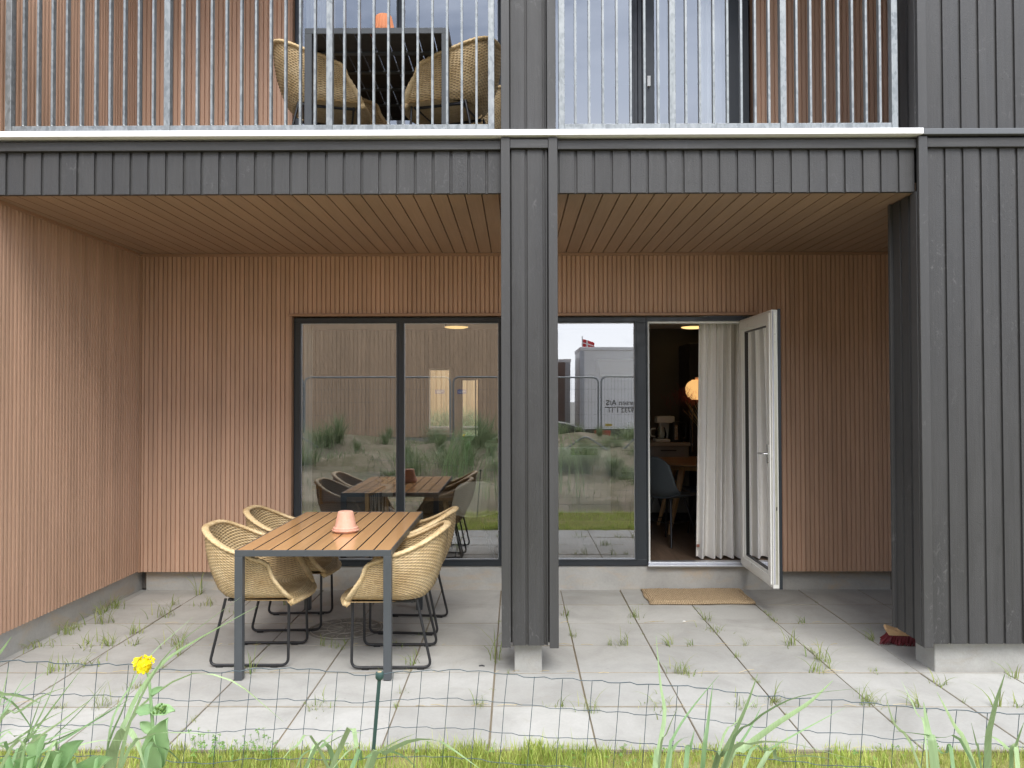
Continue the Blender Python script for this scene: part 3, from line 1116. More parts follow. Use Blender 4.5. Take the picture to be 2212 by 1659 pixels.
# ------------------------------------------------------------------ ground
gnd = MB().quad((-300, -300, -.20), (300, -300, -.20), (300, 300, -.20), (-300, 300, -.20)).build('ground', M['ground'])
tag(gnd, kind='structure')
mb = MB()
rnd = random.Random(11)
PYF = 3.60
for j in range(6):
    for i in range(-9, 10):
        cx, cy = -.130 + i * .5, PYF + j * .5
        x0, x1, y0, y1 = cx + .0022, cx + .4978, cy + .003, cy + .497
        if y1 > YB + .12: y1 = YB + .12
        if x1 < XL - .1: continue
        dz = rnd.uniform(-.0022, .0022)
        tx, ty = rnd.uniform(-.002, .002), rnd.uniform(-.002, .002)
        e = rnd.uniform(.002, .004)
        jx = rnd.uniform(-.0012, .0012)
        x0, x1 = x0 + jx, x1 + jx
        b = len(mb.v)

        def zz(x, y): return dz + tx * (x - cx) / .5 + ty * (y - cy) / .5
        ring = [(x0, y0), (x1, y0), (x1, y1), (x0, y1)]
        for (x, y) in ring: mb.v.append((x, y, -.05))
        for (x, y) in ring: mb.v.append((x, y, zz(x, y) - e))
        for (x, y), (sx, sy) in zip(ring, ((1, 1), (-1, 1), (-1, -1), (1, -1))):
            mb.v.append((x + sx * e, y + sy * e, zz(x, y)))
        for k in range(4):
            k2 = (k + 1) % 4
            mb.f.append((b + k, b + k2, b + 4 + k2, b + 4 + k))
            mb.f.append((b + 4 + k, b + 4 + k2, b + 8 + k2, b + 8 + k))
        mb.f.append((b + 8, b + 9, b + 10, b + 11))
pat = mb.build('patio', M['paver'])
pat.data.materials.append(simple('slab_edge', (.26, .23, .18), .95, 0, .3, 20))
for _p in pat.data.polygons:
    if abs(_p.normal.z) < .97: _p.material_index = 1
tag(pat, kind='structure')
jb = MB()
jb.grid(lambda u, v: (XL - .15 + u * 8.2, PYF + .0 + v * (YB + .12 - PYF), -.0092 + .0025 * math.sin(u * 900) * math.sin(v * 400)), 60, 30)
jo = jb.build('joint_bed', M['joint'])
tag(jo, kind='structure')

# lawn surface between slabs and the bank
def lz(x, y): return -.012 + .008 * math.sin(x * 7 + 1.3) * math.sin(y * 9) + .006 * math.sin(x * 23)


lb = MB().grid(lambda u, v: (-6 + u * 12, 1.9 + v * (PYF + .01 - 1.9), lz(-6 + u * 12, 1.9 + v * 1.7)), 120, 24)
lo = lb.build('lawn_ground', M['lawn_soil'], smooth='all')
tag(lo, kind='structure')


def bank_z(x, y):
    t = 2.02 - y
    if t < 0: return -.02
    k = [(0, -.02), (.35, .10), (1.0, .16), (2.0, .20), (4, .42), (6, .70), (7, .66), (9, .35), (12, .12), (20, -.06), (40, -.16)]
    z = k[-1][1]
    for (a, b), (c, d) in zip(k, k[1:]):
        if a <= t <= c:
            f = (t - a) / (c - a)
            f = f * f * (3 - 2 * f)
            z = b + (d - b) * f
            break
    w = min(1, t / 2)
    z += w * (.09 * math.sin(x * 1.1 + .7 * math.sin(y * .8)) + .06 * math.sin(x * 2.7 + y * 1.9) + .025 * math.sin(x * 7 + y * 5.1)) * (1 if t < 12 else .3)
    if t < 2.6: z = min(z, .34)
    return z


bb = MB().grid(lambda u, v: (-16 + u * 34, 2.03 - v ** 1.6 * 36, bank_z(-16 + u * 34, 2.03 - v ** 1.6 * 36)), 170, 130)
bo = bb.build('sand_bank', M['sand'], smooth='all')
tag(bo, kind='structure')

# ------------------------------------------------------------------ grass helpers
def blade(mb, pts, w, fold=.25, side=None, taper=1.0):
    """ribbon along pts; w = widest width"""
    pts = [Vector(p) for p in pts]
    n = len(pts)
    b = len(mb.v)
    for i, p in enumerate(pts):
        t = i / (n - 1)
        d = (pts[min(i + 1, n - 1)] - pts[max(i - 1, 0)])
        if d.length < 1e-9: d = Vector((0, 0, 1))
        d.normalize()
        sd = side if side is not None else d.cross(Vector((.3, 1, .1)))
        sd = (sd - d * sd.dot(d))
        if sd.length < 1e-6: sd = Vector((1, 0, 0))
        sd = sd.normalized()
        nn = d.cross(sd)
        ww = w * .5 * (min(1, .55 + t * 2.2)) * max(.03, (1 - t ** 2.2)) ** taper
        mb.v += [tuple(p - sd * ww + nn * ww * fold), tuple(p), tuple(p + sd * ww + nn * ww * fold)]
    for i in range(n - 1):
        a = b + i * 3
        mb.f += [(a, a + 1, a + 4, a + 3), (a + 1, a + 2, a + 5, a + 4)]


def spline(ctrl, n):
    """Catmull-Rom through control points"""
    c = [Vector(p) for p in ctrl]
    c = [c[0] * 2 - c[1]] + c + [c[-1] * 2 - c[-2]]
    out = []
    m = len(c) - 3
    for i in range(n + 1):
        t = i / n * m
        k = min(int(t), m - 1)
        f = t - k
        p0, p1, p2, p3 = c[k:k + 4]
        out.append(.5 * ((2 * p1) + (-p0 + p2) * f + (2 * p0 - 5 * p1 + 4 * p2 - p3) * f * f + (-p0 + 3 * p1 - 3 * p2 + p3) * f ** 3))
    return out


def arc_blade(mb, rnd, root, h, lean, az, w, n=5, droop=1.0, fold=.25):
    pts = []
    for i in range(n + 1):
        t = i / n
        out = lean * h * (t ** (1.6 + .6 * droop))
        z = h * t * (1 - .35 * lean * droop * t * t)
        pts.append((root[0] + math.cos(az) * out, root[1] + math.sin(az) * out, root[2] + z))
    sd = Vector((-math.sin(az), math.cos(az), rnd.uniform(-.3, .3)))
    blade(mb, pts, w, fold, sd)


# lawn blades
rnd = random.Random(21)
mb = MB()
for i in range(36000):
    y = PYF + .06 - abs(rnd.gauss(0, 1)) * .17 if i < 20000 else rnd.uniform(2.05, 3.5)
    if y < 2.0: continue
    x = rnd.uniform(-2.9, 3.1)
    dens = .5 + .5 * math.sin(x * 3.1 + 2) * math.sin(x * 1.3 + y * 4)
    if i < 20000 and rnd.random() > .35 + .65 * dens: continue
    h = rnd.uniform(.025, .075) * (.55 + .85 * dens)
    edge = .02 + .045 * (.5 + .5 * math.sin(x * 5.3 + 1) * math.sin(x * 2.1)) + .02 * math.sin(x * 31)
    if y > PYF - .02 + edge: continue
    if math.sin(x * 4.7 + y * 11) * math.sin(x * 9.1 - y * 7 + 2) > .55 and rnd.random() < .8: continue
    if y > PYF: h *= .6
    if rnd.random() < .02: h *= 1.7
    az = rnd.uniform(0, 2 * PI)
    ln = rnd.uniform(.1, .8)
    r0 = Vector((x, y, lz(x, y) - .003))
    a = Vector((math.cos(az), math.sin(az), 0))
    s = Vector((-a.y, a.x, 0)) * rnd.uniform(.0011, .0022)
    p1 = r0 + a * ln * h * .3 + Vector((0, 0, h * .6))
    p2 = r0 + a * ln * h + Vector((0, 0, h))
    b = len(mb.v)
    mb.v += [tuple(r0 - s), tuple(r0 + s), tuple(p1 + s * .8), tuple(p1 - s * .8), tuple(p2)]
    mb.f += [(b, b + 1, b + 2, b + 3), (b + 3, b + 2, b + 4)]
tag(mb.build('lawn', M['lawn'], fix=False), 'strip of short yellow-green lawn along the edge of the paving', 'lawn', kind='stuff')

# clover and small weeds at the left of the lawn edge
mb = MB()
rnd = random.Random(5)
for i in range(150):
    if i < 75: p = atz(rnd.uniform(410, 600), rnd.uniform(1597, 1650), 0)
    else: p = atz(rnd.uniform(150, 2150), rnd.uniform(1612, 1655), 0)
    h = rnd.uniform(.02, .06) if i < 75 else rnd.uniform(.01, .03)
    top = p + Vector((rnd.uniform(-.01, .01), rnd.uniform(-.01, .01), h))
    mb.tube([p, top], .0007, 4)
    r = rnd.uniform(.007, .012)
    a0 = rnd.uniform(0, 6)
    tilt = Vector((rnd.uniform(-.5, .5), rnd.uniform(-1, .2), 1)).normalized()
    e1 = tilt.orthogonal().normalized()
    e2 = tilt.cross(e1)
    for k in range(3):
        th = a0 + k * 2 * PI / 3
        d = e1 * math.cos(th) + e2 * math.sin(th)
        s = tilt.cross(d)
        b = len(mb.v)
        mb.v += [tuple(top), tuple(top + d * r * .6 + s * r * .5), tuple(top + d * r * 1.1 + s * r * .35), tuple(top + d * r), tuple(top + d * r * 1.1 - s * r * .35), tuple(top + d * r * .6 - s * r * .5)]
        mb.f.append(tuple(range(b, b + 6)))
tag(mb.build('clover', M['clover'], fix=False), 'low clover and small weeds growing in the lawn edge', 'clover', kind='stuff')

# weed tufts in the paving joints: six kinds, copied
rnd = random.Random(31)
tuft_proto = []
for kd in range(10):
    mb = MB()
    n = [9, 14, 20, 12, 26, 7, 16, 10, 30, 12][kd]
    H = [.07, .09, .11, .05, .07, .15, .05, .2, .06, .035][kd]
    spread = [.015, .03, .05, .03, .07, .012, .04, .02, .08, .03][kd]
    for i in range(n):
        root = (rnd.gauss(0, spread * .5), rnd.gauss(0, spread * .35), -.012)
        arc_blade(mb, rnd, root, H * rnd.uniform(.4, 1.15), rnd.uniform(.15, 1.15), rnd.uniform(0, 2 * PI), rnd.uniform(.002, .0044), 5)
    tuft_proto.append(mb)
protos = {}


used_labels = set()


def tuft_label(kd, p, s):
    x, y = p[0], p[1]
    look = ['small spiky', 'splayed thin', 'dense upright', 'low star-shaped', 'wide bushy', 'tall thin', 'tiny dense', 'very tall sparse', 'broad sprawling', 'faint low'][kd]
    if s > 1.15: look = 'large ' + look.replace('low star-shaped', 'starry').replace('very tall', 'tall')
    elif s < .7: look = 'stunted ' + look.replace('low star-shaped', 'starry').replace('very tall', 'tall')
    row = min(6, max(1, int((y - PYF + .25) / .5) + 1))
    rows_ = ['first', 'second', 'third', 'fourth', 'fifth', 'back', 'back'][row - 1]
    for lim, wh in ((-2.75, 'hard by the brown side wall'), (-2.2, 'left of the wicker armchairs'), (-1.75, 'beside the left armchair'), (-1.2, 'under the left half of the table'), (-.7, 'under the right half of the table'), (-.35, 'beside the right armchair'), (-.05, 'just left of the pillar'), (.3, 'right at the pillar'), (.8, 'a step right of the pillar'), (1.3, 'near the doormat\'s left end'), (1.9, 'near the doormat\'s right end'), (2.4, 'left of the grey corner'), (9, 'in front of the grey corner wall')):
        if x < lim: break
    if y < 4.45 and -1.75 <= x < -.7: wh = 'before the table, %s half' % ('left' if x < -1.2 else 'right')
    return '%s grass tuft, %s slab row, %s' % (look, rows_, wh)


def tuft(kd, p, s=1.0, rz=None, zone=''):
    lab_ = tuft_label(kd, p, s)
    if lab_ in used_labels:
        p = (p[0], p[1] - .5 if p[1] > 4.3 else p[1] + .5)
        lab_ = tuft_label(kd, p, s)
        if lab_ in used_labels: return None
    used_labels.add(lab_)
    if kd not in protos:
        o = tuft_proto[kd].build('weed_tuft', M['weed'], fix=False)
        protos[kd] = o
    else:
        o = protos[kd].copy()
        col.objects.link(o)
    o.location = (p[0], p[1], 0)
    o.rotation_euler = (0, 0, rnd.uniform(0, 6.28) if rz is None else rz)
    o.scale = (s, s, s)
    tag(o, lab_, 'weed', 'grass tufts growing in the paving joints')
    return o


def jx(x):   # snap to nearest joint line in x
    return -.130 + round((x + .130) / .5) * .5


def jy(y): return PYF + round((y - PYF) / .5) * .5


big = [(200, 1400, 8, 1.5), (227, 1343, 2, 1.3), (213, 1313, 4, 1.2), (333, 1333, 2, 1.3), (380, 1303, 1, 1.0), (413, 1285, 5, 1.4), (453, 1303, 4, 1), (290, 1393, 3, 1.3), (383, 1393, 2, 1.2), (360, 1416, 7, .9),
       (233, 1523, 2, 1.0), (137, 1520, 3, .9), (693, 1518, 8, .9), (553, 1446, 5, 1), (1030, 1518, 1, .9), (1210, 1518, 1, .8), (1265, 1536, 2, .9), (1419, 1518, 8, 1.0), (887, 1434, 1, 1.1), (1063, 1425, 7, 1.1), (1338, 1388, 2, .9), (1441, 1387, 1, 1),
       (1463, 1448, 2, .9), (722, 1400, 8, .9), (1515, 1340, 1, 1), (1544, 1363, 8, .8), (1490, 1387, 3, 1), (1603, 1387, 0, .9), (1694, 1387, 2, 1), (1742, 1387, 0, 1), (1731, 1342, 3, 1.1), (1881, 1383, 1, .9), (1768, 1426, 2, 1.1),
       (1753, 1446, 1, 1.1), (1801, 1450, 2, .9), (1474, 1446, 4, .9), (1610, 1448, 2, .8), (1885, 1448, 9, 1), (1892, 1517, 4, .8), (1969, 1517, 1, 1.1), (1672, 1517, 1, 1.2), (1600, 1517, 8, .8), (2024, 1481, 3, 1.4), (2142, 1517, 0, 1.3), (2193, 1466, 0, 1.3),
       (1210, 1330, 1, .9), (1272, 1331, 1, .8), (1350, 1335, 2, .8), (1380, 1332, 0, .8), (855, 1400, 4, .7), (615, 1310, 5, .8), (700, 1390, 0, .9), (960, 1415, 0, .7), (1320, 1400, 0, .7), (250, 1370, 1, 1.2), (310, 1350, 1, 1.1), (180, 1440, 4, 1.2), (120, 1450, 1, 1.2), (2200, 1530, 3, 1.2)]
for (px, py, kd, s) in big:
    p = atz(px, py, 0)
    dx, dy = abs(p.x - jx(p.x)), abs(p.y - jy(p.y))
    if dx < dy: p.x = jx(p.x)
    else: p.y = jy(p.y)
    tuft(kd, p, s * 1.5)
# dense line of grass along the left wall foot and along x joints
for i in range(16):
    t = i / 15
    tuft(rnd.choice([1, 2, 4, 2]), (XL + .03 + rnd.uniform(0, .05), 5.35 + t * 1.05), rnd.uniform(1.0, 1.7))
for i in range(40):
    jj = rnd.randint(0, 5)
    if rnd.random() < .55:
        p = (jx(rnd.uniform(-3.1, 2.9)), rnd.uniform(3.7, 6.3))
    else:
        p = (rnd.uniform(-3.1, 2.9), PYF + jj * .5)
    if p[1] > 4.55 and PX0 - .02 < p[0] < PX1: continue
    tuft(rnd.choice([3, 9, 9, 6, 0]), p, rnd.uniform(.4, .8))
for xk in (-3, -4, 3, 4, -1):       # stronger growth in a few long joints
    for i in range(7):
        tuft(rnd.choice([6, 4, 1, 9]), (-.130 + xk * .5, rnd.uniform(3.9, 5.9)), rnd.uniform(.45, .95))
mb = MB()
rnd = random.Random(77)
for i in range(70):
    x = jx(rnd.uniform(-3.1, 1.9)) + rnd.uniform(-.12, .12) if i % 2 else rnd.uniform(-3, 2.2)
    y = jy(rnd.uniform(3.7, 5.8)) + rnd.uniform(-.015, .02)
    a = rnd.uniform(-.35, .35)
    L = rnd.uniform(.02, .11)
    p = Vector((x, y, .004))
    q = p + Vector((math.cos(a) * L, math.sin(a) * L, rnd.uniform(0, .012)))
    mb.tube([p, (p + q) / 2 + Vector((0, .004, .003)), q], .0012, 4)
tag(mb.build('dry_straw', M['straw'], fix=False), 'dry straws and dead grass lying along the paving joints', 'straw', kind='stuff')
# small bits on the paving
mb = MB()
p = atz(428, 1270, 0)
mb.lathe([(.0, .018), (.012, .016), (.022, .008), (.027, 0)], 14, (0, 0, 0), .06, 9)
o = mb.build('seashell', M['white_plastic'], smooth='all', loc=(p.x, p.y, 0))
tag(o, 'white seashell lying at the foot of the back wall', 'seashell')
p = atz(1412, 1386, 0)
mb = MB().lathe([(.0, .010), (.007, .008), (.011, 0)], 10, (0, 0, 0), .05, 7)
for (px, py), lb_ in (((1478, 1343), 'tiny white pebble on the paving in front of the doormat'), ((2024 - 53, 1298), 'tiny white pebble on the paving right of the open door')):
    q = atz(px, py, 0)
    o = MB().lathe([(.0, .007), (.008, .005), (.012, 0)], 10, (0, 0, 0), .08, 5).build('pebble', M['white_plastic'], smooth='all', loc=(q.x, q.y, .002))
    tag(o, lb_, 'pebble')
q = atz(1041, 1440, 0)
o = MB().tube(fillet([(-.018, 0, .004), (0, .008, .005), (.016, -.002, .004)], .01), [.003, .005, .005, .005, .005, .005, .005, .003][:8], 6).build('slug', M['black'], smooth='all', loc=(q.x, q.y, 0))
tag(o, 'small dark slug on the paving left of the pillar foot', 'slug')

# manhole cover under the table
c0 = atz(748, 1358, 0)
mb = MB()
mb.lathe([(0, .004), (.255, .004), (.265, .0)], 48, (0, 0, 0))
mh = mb.build('manhole_cover', simple('cast_iron', (.20, .185, .16), .75, 0, .3, 12, .6, 60), loc=(c0.x, c0.y, .001))
tag(mh, 'round patterned manhole cover in the paving under the table', 'manhole cover')
mb = MB()
for r in (.13, .245):
    mb.lathe([(r - .004, .0045), (r - .003, .008), (r + .003, .008), (r + .004, .0045)], 48)
for k in range(12):
    th = k * PI / 6
    pts = [Vector((math.cos(th + .12 * math.sin(t * 6)) * (.03 + t * .2), math.sin(th + .12 * math.sin(t * 6)) * (.03 + t * .2), .006)) for t in [i / 8 for i in range(9)]]
    mb.tube(pts, .003, 5)
    mb.lathe([(.010, .0045), (.010, .007), (.013, .007), (.013, .0045)], 8, (math.cos(th + .26) * .19, math.sin(th + .26) * .19, 0))
mb.build('relief', simple('cast_relief', (.30, .28, .24), .7, 0, .2, 20), mh)

# ------------------------------------------------------------------ doormat
dm = MB()
a, b = Vector((1.045, 6.10, 0)), Vector((1.865, 6.545, 0))
rnd = random.Random(9)


def mat_fn(u, v):
    x = a.x + u * (b.x - a.x)
    y = a.y + v * (b.y - a.y)
    e = min(u, 1 - u) * 16, min(v, 1 - v) * 10
    z = .022 * min(1, min(e) + .25) + .0035 * math.sin(u * 150) * math.sin(v * 60 + 4 * math.sin(u * 40)) + .003 * math.sin(u * 5)
    x += .006 * math.sin(v * 9) + .004 * math.sin(v * 31)
    y += .006 * math.sin(u * 11) + (.02 * (u - .5))
    return (x, y, z + .004)


dm.grid(mat_fn, 130, 60)
o = dm.build('doormat', M['coir'], smooth='all')
tag(o, 'rectangular coir doormat lying in front of the open door', 'doormat')
sk = MB()
ring = [mat_fn(i / 20, 0) for i in range(21)] + [mat_fn(1, i / 10) for i in range(1, 11)] + [mat_fn(1 - i / 20, 1) for i in range(1, 21)] + [mat_fn(0, 1 - i / 10) for i in range(1, 10)]
sk.tube([(p[0], p[1], .011) for p in ring], .0085, 6, closed=True)
sk.build('braided_border', M['coir'], o, smooth='all')

# ------------------------------------------------------------------ broom behind the pier
p = at(1925, 1370, 5.14)
br = empty('broom', (2.56, 5.10, .0))
tag(br, 'broom with dark red bristles and pale wooden head leaning behind the grey corner', 'broom')
mb = MB()
Mx = Matrix.Translation((0, 0, .075)) @ Euler((R(14), R(-2), R(-14))).to_matrix().to_4x4()
mb.prism([(-.125, -.0), (.17, 0), (.17, .03), (.04, .036), (-.075, .028), (-.14, .052), (-.15, .04)], -.028, .028, Mx)
mb.build('head', M['pale_wood'], br, bevel=.003)
mb = MB()
rnd = random.Random(4)
for i in range(26):
    for j in range(5):
        x0 = -.125 + i * .0115
        y0 = -.022 + j * .011
        for q in range(3):
            x1 = x0 - .012 + rnd.uniform(-.02, .014) - (.03 if i < 3 else 0)
            y1 = y0 * 1.5 + rnd.uniform(-.012, .012)
            pa, pb = Mx @ Vector((x0, y0, .002)), Mx @ Vector((x1, y1, -.064 + rnd.uniform(-.008, .008)))
            pb.z = max(pb.z, .002)
            mb.tube([pa, pb], .0022, 4)
mb.build('bristles', M['red_bristle'], br)
MB().tube([(.0, .0, .10), (.09, .035, .75), (.17, .07, 1.35)], .0125, 12).build('handle', M['pale_wood'], br, smooth=True)

# ------------------------------------------------------------------ rattan chair
def sgnpow(v, p): return math.copysign(abs(v) ** p, v)


def plan(s, A, B, xf, n=2.5):
    """U-shaped plan, s in -1..1, back at s=0"""
    k = .70
    if abs(s) <= k:
        th = s / k * PI / 2
        return Vector((-A * abs(math.cos(th)) ** (2 / n), sgnpow(math.sin(th), 2 / n) * B, 0))
    f = (abs(s) - k) / (1 - k)
    return Vector((xf * f, math.copysign(B, s), 0))


def shell_pt(s, v):
    a = abs(s)
    w = min(1, (1 - a) / .92)
    zt = .640 + .182 * (w * w * (3 - 2 * w))
    xf = .155
    if a > .90:                                 # rounded front corner of the arm
        q = (a - .90) / .10
        zt -= .075 * (1 - math.sqrt(max(0, 1 - q * q)))
    T = plan(s, .318, .288, xf)
    T.z = zt
    Bq = plan(s, .205, .236, .258)
    Bq.z = .405 + .012 * a
    g = v
    P = Bq.lerp(T, g)
    bul = .030 * math.sin(PI * min(1, v * 1.05)) ** .8 * (1 - .3 * a)
    c = Vector((P.x + .03, P.y, 0))
    if c.length > 1e-6: c.normalize()
    if a > .7: c = Vector((0, math.copysign(1, s), 0))
    P += c * bul
    # lower edge rolls in
    if v < .12: P -= c * (.12 - v) * .16
    return P, c


def woven(u, v, NU, NV):
    """weave relief"""
    st = math.cos(PI * u * NU)
    row = v * NV
    fr = row % 1.0
    sg = 1 if int(row) % 2 else -1
    return .0018 * (math.sin(PI * fr) ** .6) + .0042 * st * sg * math.sin(PI * fr) ** .7 - .002


def make_chair():
    root = empty('wicker_armchair')
    NU, NV = 58, 38
    SU, SV = NU * 3, NV * 3
    mb = MB()

    def fn(u, v):
        s = -1 + 2 * u
        P, c = shell_pt(s, v)
        d = woven(u, v, NU, NV)
        return P + c * (d + .006)

    def fi(u, v):
        s = -1 + 2 * u
        P, c = shell_pt(s, v)
        d = woven(u, v, NU, NV)
        return P - c * (d + .006)
    mb.grid(fn, SU, SV)
    mb.grid(fi, SU, SV)
    mb.build('woven_shell', M['rattan'], root, smooth='all', fix=False)
    # seat
    mb = MB()
    NS = 30

    def seat(u, v):
        # u across (y), v front to back
        yy = -1 + 2 * u
        xb = -.20 * abs(math.cos(yy * PI / 2)) ** .8
        xfw = .262 + .05 * (1 - yy * yy)
        x = xfw + (xb - xfw) * v
        z = .437 - .022 * (1 - yy * yy) * math.sin(PI * v) ** .7
        if v < .1: z -= (.1 - v) * .32
        z += .0022 * math.sin(PI * (v * 40 % 1)) + .002 * math.cos(PI * u * 36) * (1 if int(v * 40) % 2 else -1)
        return Vector((x, yy * .243, z))
    mb.grid(seat, 108, 120)
    mb.grid(lambda u, v: seat(u, v) + Vector((0, 0, -.03)), 30, 20)
    mb.build('seat', M['rattan'], root, smooth='all', fix=False)
    # rolled rim
    mb = MB()
    top = [shell_pt(-1 + 2 * i / 80, 1.0)[0] + Vector((0, 0, .002)) for i in range(81)]

    def front(sg):
        return [shell_pt(sg, v)[0] for v in [1 - k / 10 for k in range(1, 11)]]
    sf = [seat(k / 16, 0.0) + Vector((.0, 0, -.012)) for k in range(0, 17)]
    path = top + front(1) + list(reversed(sf)) + list(reversed(front(-1)))
    # resample and twist a braid around the path
    L = [0]
    for a_, b_ in zip(path, path[1:] + path[:1]): L.append(L[-1] + (b_ - a_).length)
    tot = L[-1]
    N = 420

    def pos(d):
        d %= tot
        for i in range(len(path)):
            if L[i + 1] >= d:
                f = (d - L[i]) / max(1e-9, L[i + 1] - L[i])
                return path[i].lerp(path[(i + 1) % len(path)], f)
        return path[0]
    pts = [pos(tot * i / N) for i in range(N)]
    for _ in range(9): pts = [(pts[i - 1] + pts[i] * 2 + pts[(i + 1) % N]) / 4 for i in range(N)]
    seg = 12
    base = len(mb.v)
    for i, p in enumerate(pts):
        t = (pts[(i + 1) % N] - pts[i - 1]).normalized()
        cc = Vector((p.x + .02, p.y, 0)).normalized()
        a_ = (cc - t * cc.dot(t)).normalized()
        b_ = t.cross(a_)
        for k in range(seg):
            th = 2 * PI * k / seg
            r = 1 + .10 * math.cos(4 * th + i * 2 * PI / N * 70) + .05 * math.cos(-3 * th + i * 2 * PI / N * 90)
            mb.v.append(tuple(p + a_ * math.cos(th) * .0225 * r + b_ * math.sin(th) * .0130 * r))
    for i in range(N):
        for k in range(seg):
            i2 = (i + 1) % N
            mb.f.append((base + i * seg + k, base + i * seg + (k + 1) % seg, base + i2 * seg + (k + 1) % seg, base + i2 * seg + k))
    mb.build('rolled_rim', M['rattan'], root, smooth='all')
    # sled legs
    for sg in (-1, 1):
        y = sg * .215
        mb = MB()
        yt = sg * .19
        pts = fillet([(.235, yt, .405), (.238, y, .012), (-.238, y, .012), (-.150, yt, .405)], .045, 6)
        mb.tube(pts, .0085, 10)
        lg = mb.build('sled_leg', M['chair_metal'], root, smooth=True)
        for x in (.155, -.175):
            MB().box(x - .022, x + .022, y - .011, y + .011, .0, .016).build('glide', M['black'], lg, bevel=.002)
    mb = MB()
    for x in (.21, -.12):
        mb.tube([(x, -.19, .395), (x, .19, .395)], .008, 8)
    for y in (-.17, .17):
        mb.box(-.14, .22, y - .012, y + .012, .388, .402)
    mb.build('seat_frame', M['chair_metal'], root)
    return root


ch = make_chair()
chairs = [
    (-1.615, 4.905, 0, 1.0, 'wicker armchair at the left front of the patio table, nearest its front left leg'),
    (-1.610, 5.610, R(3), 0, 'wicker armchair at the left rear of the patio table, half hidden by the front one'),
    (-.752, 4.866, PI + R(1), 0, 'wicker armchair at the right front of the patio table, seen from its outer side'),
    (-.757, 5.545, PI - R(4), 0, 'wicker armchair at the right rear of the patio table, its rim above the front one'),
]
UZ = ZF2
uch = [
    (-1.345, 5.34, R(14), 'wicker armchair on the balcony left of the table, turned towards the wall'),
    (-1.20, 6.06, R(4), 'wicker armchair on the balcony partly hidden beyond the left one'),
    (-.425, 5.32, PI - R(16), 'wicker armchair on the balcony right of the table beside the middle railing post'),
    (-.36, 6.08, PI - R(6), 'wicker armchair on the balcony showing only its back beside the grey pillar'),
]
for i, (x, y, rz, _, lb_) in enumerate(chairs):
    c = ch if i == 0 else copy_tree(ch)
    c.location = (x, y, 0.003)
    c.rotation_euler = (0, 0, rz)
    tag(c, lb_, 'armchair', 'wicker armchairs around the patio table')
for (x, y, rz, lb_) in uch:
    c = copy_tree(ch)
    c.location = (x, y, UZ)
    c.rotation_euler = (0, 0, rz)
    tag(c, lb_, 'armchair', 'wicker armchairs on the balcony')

# ------------------------------------------------------------------ tables
def make_table():
    t = empty('garden_table')
    W, L, H = .903, 1.52, .747
    hw = W / 2
    fr = MB()
    s = .046
    hh = .036
    fr.box(-hw, hw, 0, .012, H - hh, H)
    fr.box(-hw, hw, L - .012, L, H - hh, H)
    fr.box(-hw, -hw + .006, .0122, L - .0122, H - hh, H)
    fr.box(hw - .006, hw, .0122, L - .0122, H - hh, H)
    for k in (.30, .60, .90, 1.2):
        fr.box(-hw + .0062, hw - .0062, k - .02, k + .02, H - .034, H - .0225)
    fr.build('frame', M['table_metal'], t, bevel=.0015)
    for x in (-hw, hw - s):
        for y in (0, L - s):
            MB().box(x, x + s, y - .0006, y + s, .003, H - hh - .0002).build('leg', M['table_metal'], t, bevel=.0025)
    g = .0088
    n = 9
    x0 = -hw + .0075
    w = (W - .015 - g * (n - 1)) / n
    for i in range(n):
        x = x0 + i * (w + g)
        sl = MB().box(x, x + w, .0135, L - .0135, H - .022, H - .0005).build('slat', M['wpc'], t, bevel=.0012)
        sl.data.materials.append(M['slat_shade'])
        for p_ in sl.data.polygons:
            if p_.normal.z < .5: p_.material_index = 1  # slat sides and underside get the painted shade colour
    return t


tb = make_table()
tb.location = (-1.172, 4.468, 0)
tag(tb, 'patio table with glossy brown slatted top and anthracite metal legs', 'table', 'slatted garden tables')
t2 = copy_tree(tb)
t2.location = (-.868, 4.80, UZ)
tag(t2, 'dark slatted table on the balcony seen from below between two chairs', 'table', 'slatted garden tables')

# ------------------------------------------------------------------ terracotta pots
def pot(loc, label, mat, ribbed=False):
    r = empty('flower_pot', loc)
    tag(r, label, 'flower pot')
    # saucer, right way up under the inverted pot
    MB().lathe([(0, 0.0), (.068, 0.0), (.072, .004), (.078, .010), (.088, .014), (.089, .020), (.085, .022), (.078, .016), (.06, .012), (0, .012)], 48).build('saucer', mat, r, smooth=True)
    k = (.03, 24) if ribbed else (0, 0)
    MB().lathe([(.066, .013), (.080, .013), (.081, .033), (.078, .036), (.070, .037), (.069, .042), (.050, .130), (.048, .134), (.043, .137), (.012, .1375), (.010, .134), (.0, .134)], 48, (0, 0, 0), *k).build('inverted_pot', mat, r, smooth=True)
    return r


pp = at(746.6, 1146, 5.07)
pot((pp.x, 5.07, .7475), 'pale pink terracotta pot upside down on its saucer on the patio table', M['terra'])
pp = at(829, 50, 4.93)
pot((pp.x, 4.93, UZ + .7475), 'orange terracotta pot upside down on the balcony table', M['terra2'], True)

# ------------------------------------------------------------------ wire fence
WF = empty('wire_fence', (0, 2.7, 0))
WF.location = (0, 0, 0)
tag(WF, 'low green wire mesh fence in front of the patio', 'fence')
topl = [(-260, 1428), (0, 1430), (250, 1431), (283, 1436), (383, 1450), (467, 1455), (550, 1445), (664, 1444), (792, 1455), (847, 1450), (994, 1450), (1104, 1459), (1214, 1466), (1397, 1477), (1475, 1483), (1643, 1503), (1852, 1516), (2149, 1543), (2212, 1547), (2460, 1566)]


